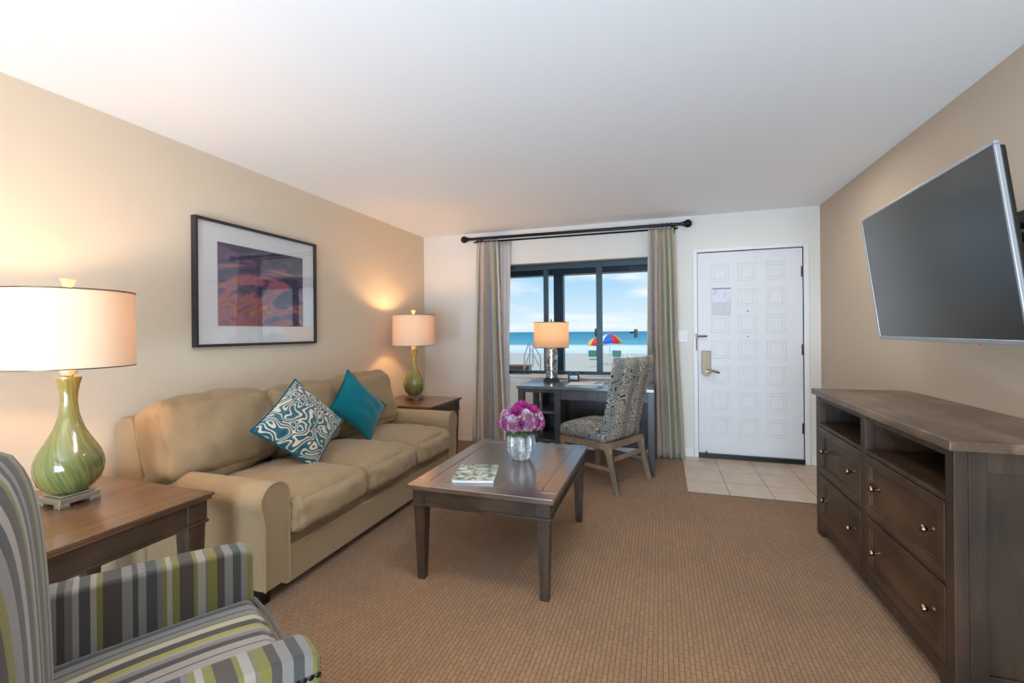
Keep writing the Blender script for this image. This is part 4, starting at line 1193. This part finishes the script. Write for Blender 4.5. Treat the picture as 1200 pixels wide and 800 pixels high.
for k, (th, dph) in enumerate(((112, -62), (108, 58), (110, 12), (112, 140), (110, -140), (108, -25))):
    if lf is None:
        bm = B(); petal(bm, Matrix.Rotation(R(8), 4, 'X'), .022, .06, .004, 5)
        lf = obj('leaf', bm, M['leaf'], solid=.0008, ang=80); tag(lf, 'green leaf hanging over the rim of the silver vase', 'leaf', 'leaves at the vase rim'); o = lf
    else:
        o = lf.copy(); C.objects.link(o)
    o['label'] = 'green leaf at the ' + ('left front', 'right edge', 'front centre right', 'back right', 'back left', 'front centre left')[k] + ' of the silver vase rim'
    place(o, R(th), CAMD + R(dph), r=.06, c=(VX, VY, .695))

# ------------------------------------------------------------------ dresser
dr = thing('dresser', 'dark brown wooden media dresser with four drawers by right wall', 'dresser', (1.17, 2.61, 0))
fx, y0, y1, zt = .93, 1.905, 3.325, .87
bm = B(); box(bm, fx - .02, 1.418, y0 - .02, y1 + .02, zt, zt + .035); obj('tabletop', bm, M['dresser_top'], dr, bevel=.004)
bm = B()
box(bm, fx, fx + .04, y0, y0 + .05, .0, zt); box(bm, fx, fx + .04, y1 - .06, y1, .0, zt)              # corner posts
box(bm, fx, fx + .04, 2.60, 2.653, .06, zt)                                                            # middle stile
for a, b_ in ((y0 + .05, 2.60), (2.653, y1 - .06)):
    box(bm, fx + .003, fx + .04, a, b_, .84, zt); box(bm, fx, fx + .04, a, b_, .682, .702); box(bm, fx + .003, fx + .04, a, b_, .388, .398); box(bm, fx, fx + .04, a, b_, .06, .108)
obj('face_frame', bm, M['dresser_v'], dr, bevel=.003)
bm = B()
for ya_, yb_ in ((y0, y0 + .02), (y1 - .02, y1)):
    box(bm, fx + .04, 1.41, ya_ + (.012 if ya_ == y0 else 0), yb_, .06, zt)
box(bm, 1.40, 1.412, y0 + .02, y1 - .02, .06, zt); box(bm, fx + .04, 1.40, y0 + .02, y1 - .02, .06, .08)
obj('carcass', bm, M['dresser_side'], dr)
bm = B(); box(bm, fx + .04, fx + .09, y0, y0 + .012, 0, zt); box(bm, 1.35, 1.41, y0, y0 + .012, 0, zt); box(bm, fx + .09, 1.35, y0, y0 + .012, .80, zt); box(bm, fx + .09, 1.35, y0, y0 + .012, .06, .13)
obj('side_frame', bm, M['dresser_side'], dr, bevel=.002)
bm = B(); box(bm, fx + .04, 1.40, y0 + .02, y1 - .02, .684, .70); obj('shelf', bm, M['dresser'], dr)
bm = B(); box(bm, fx + .04, 1.40, 2.61, 2.64, .70, zt); obj('divider', bm, M['dresser'], dr)
for a, b_, kn in ((y0 + .054, 2.596, (2.048, 2.482)), (2.657, y1 - .064, (2.758, 3.157))):
    for za_, zb_ in ((.402, .678), (.112, .384)):
        bm = B()
        box(bm, fx + .01, fx + .03, a, b_, za_, zb_); g_ = .042
        box(bm, fx - .002, fx + .012, a, b_, za_, za_ + g_); box(bm, fx - .002, fx + .012, a, b_, zb_ - g_, zb_)
        box(bm, fx - .002, fx + .012, a, a + g_, za_ + g_, zb_ - g_); box(bm, fx - .002, fx + .012, b_ - g_, b_, za_ + g_, zb_ - g_)
        for t_ in (g_,):
            box(bm, fx + .004, fx + .012, a + t_, b_ - t_, za_ + t_, za_ + t_ + .008); box(bm, fx + .004, fx + .012, a + t_, b_ - t_, zb_ - t_ - .008, zb_ - t_)
            box(bm, fx + .004, fx + .012, a + t_, a + t_ + .008, za_ + t_, zb_ - t_); box(bm, fx + .004, fx + .012, b_ - t_ - .008, b_ - t_, za_ + t_, zb_ - t_)
        dw = obj('drawer', bm, M['dresser'], dr, bevel=.0025)
        for y in kn:
            m = Matrix.Translation((fx + .01, y, (za_ + zb_) / 2 + .005)) @ Matrix.Rotation(R(-90), 4, 'Y')
            bm = B(); lathe(bm, [(.011, 0), (.006, .006), (.005, .018), (.012, .026), (.015, .032), (.012, .039), (.004, .042)], 0, 0, 20, m=m); obj('knob', bm, M['knob'], dw)
for ya_, s_ in ((y1 - .06, -1), (y0 + .05, 1)):
    bm = B(); prism(bm, [(ya_, .06), (ya_ + s_ * .09, .06), (ya_ + s_ * .05, .045), (ya_ + s_ * .02, .0), (ya_, .0)], 0, fx + .002, fx + .03); obj('foot', bm, M['dresser_v'], dr)
for y in (y1 - .05, y0 + .05):
    bm = B(); taper(bm, 1.37, y, 0, .07, .02, .025); obj('foot', bm, M['dresser_v'], dr)

# ------------------------------------------------------------------ television on its wall arm
TL, TR, BR, BL = [Vector(p) for p in ((1.02, 2.879, 1.86), (.978, 1.78, 1.857), (1.059, 1.795, 1.223), (1.101, 2.894, 1.226))]
c = (TL + TR + BR + BL) / 4
ax = ((TR - TL) + (BR - BL)).normalized(); az = ((TL - BL) + (TR - BR)); az = (az - ax * az.dot(ax)).normalized(); ay = az.cross(ax)
w_, h_ = ((TR - TL).length + (BR - BL).length) / 4, ((TL - BL).length + (TR - BR).length) / 4
m = Matrix(((ax.x, ay.x, az.x, c.x), (ax.y, ay.y, az.y, c.y), (ax.z, ay.z, az.z, c.z), (0, 0, 0, 1)))   # local -y or +y faces the room
sgn = -1 if ay.x > 0 else 1                                                                            # direction out of the screen along local y
tv = thing('television', 'large flat television with thin silver bezel tilted on right wall', 'television', tuple(c))
F_ = lambda a, b_: (min(sgn * a, sgn * b_), max(sgn * a, sgn * b_))
bm = B(); y_ = F_(-.014, 0)
bz = .011
for a in ((-w_, w_, h_ - bz, h_), (-w_, w_, -h_, -h_ + bz + .006), (-w_, -w_ + bz, -h_ + bz, h_ - bz), (w_ - bz, w_, -h_ + bz, h_ - bz)): box(bm, a[0], a[1], *y_, a[2], a[3], m)
obj('bezel', bm, M['silver'], tv, bevel=.003)
bm = B(); box(bm, -w_ + bz, w_ - bz, *F_(-.012, -.003), -h_ + bz + .006, h_ - bz, m); obj('screen', bm, M['screen'], tv)
bm = B(); box(bm, -w_ + .012, w_ - .012, *F_(-.036, -.013), -h_ + .012, h_ - .012, m); box(bm, -w_ * .7, w_ * .7, *F_(-.07, -.034), -h_ * .8, h_ * .35, m); obj('back_cover', bm, M['black'], tv, bevel=.01)
bm = B(); box(bm, w_ * .55, w_ * .55 + .012, *F_(-.002, .002), -h_ - .003, -h_ + .001, m); obj('power_light', bm, M['u_red'], tv)
mt = thing('tv_wall_mount', 'black articulated wall bracket arm behind the television', 'wall mount', (XR, 2.36, 1.62))
ctr = c + ay * (-sgn) * .075
bm = B(); box(bm, XR - .015, XR, 2.2, 2.62, 1.48, 1.76); obj('wall_plate', bm, M['black_metal'], mt, bevel=.003)
for zz_ in (1.655, 1.605):
    bm = B()
    tube(bm, [(XR - .02, 2.46, zz_), (XR - .14, 2.15, zz_), (ctr.x + .02, ctr.y, zz_)], .014, 10); obj('arm', bm, M['black_metal'], mt)
bm = B(); box(bm, -.22, .22, *F_(-.085, -.071), -.13, .15, m); obj('tilt_plate', bm, M['black_metal'], mt)
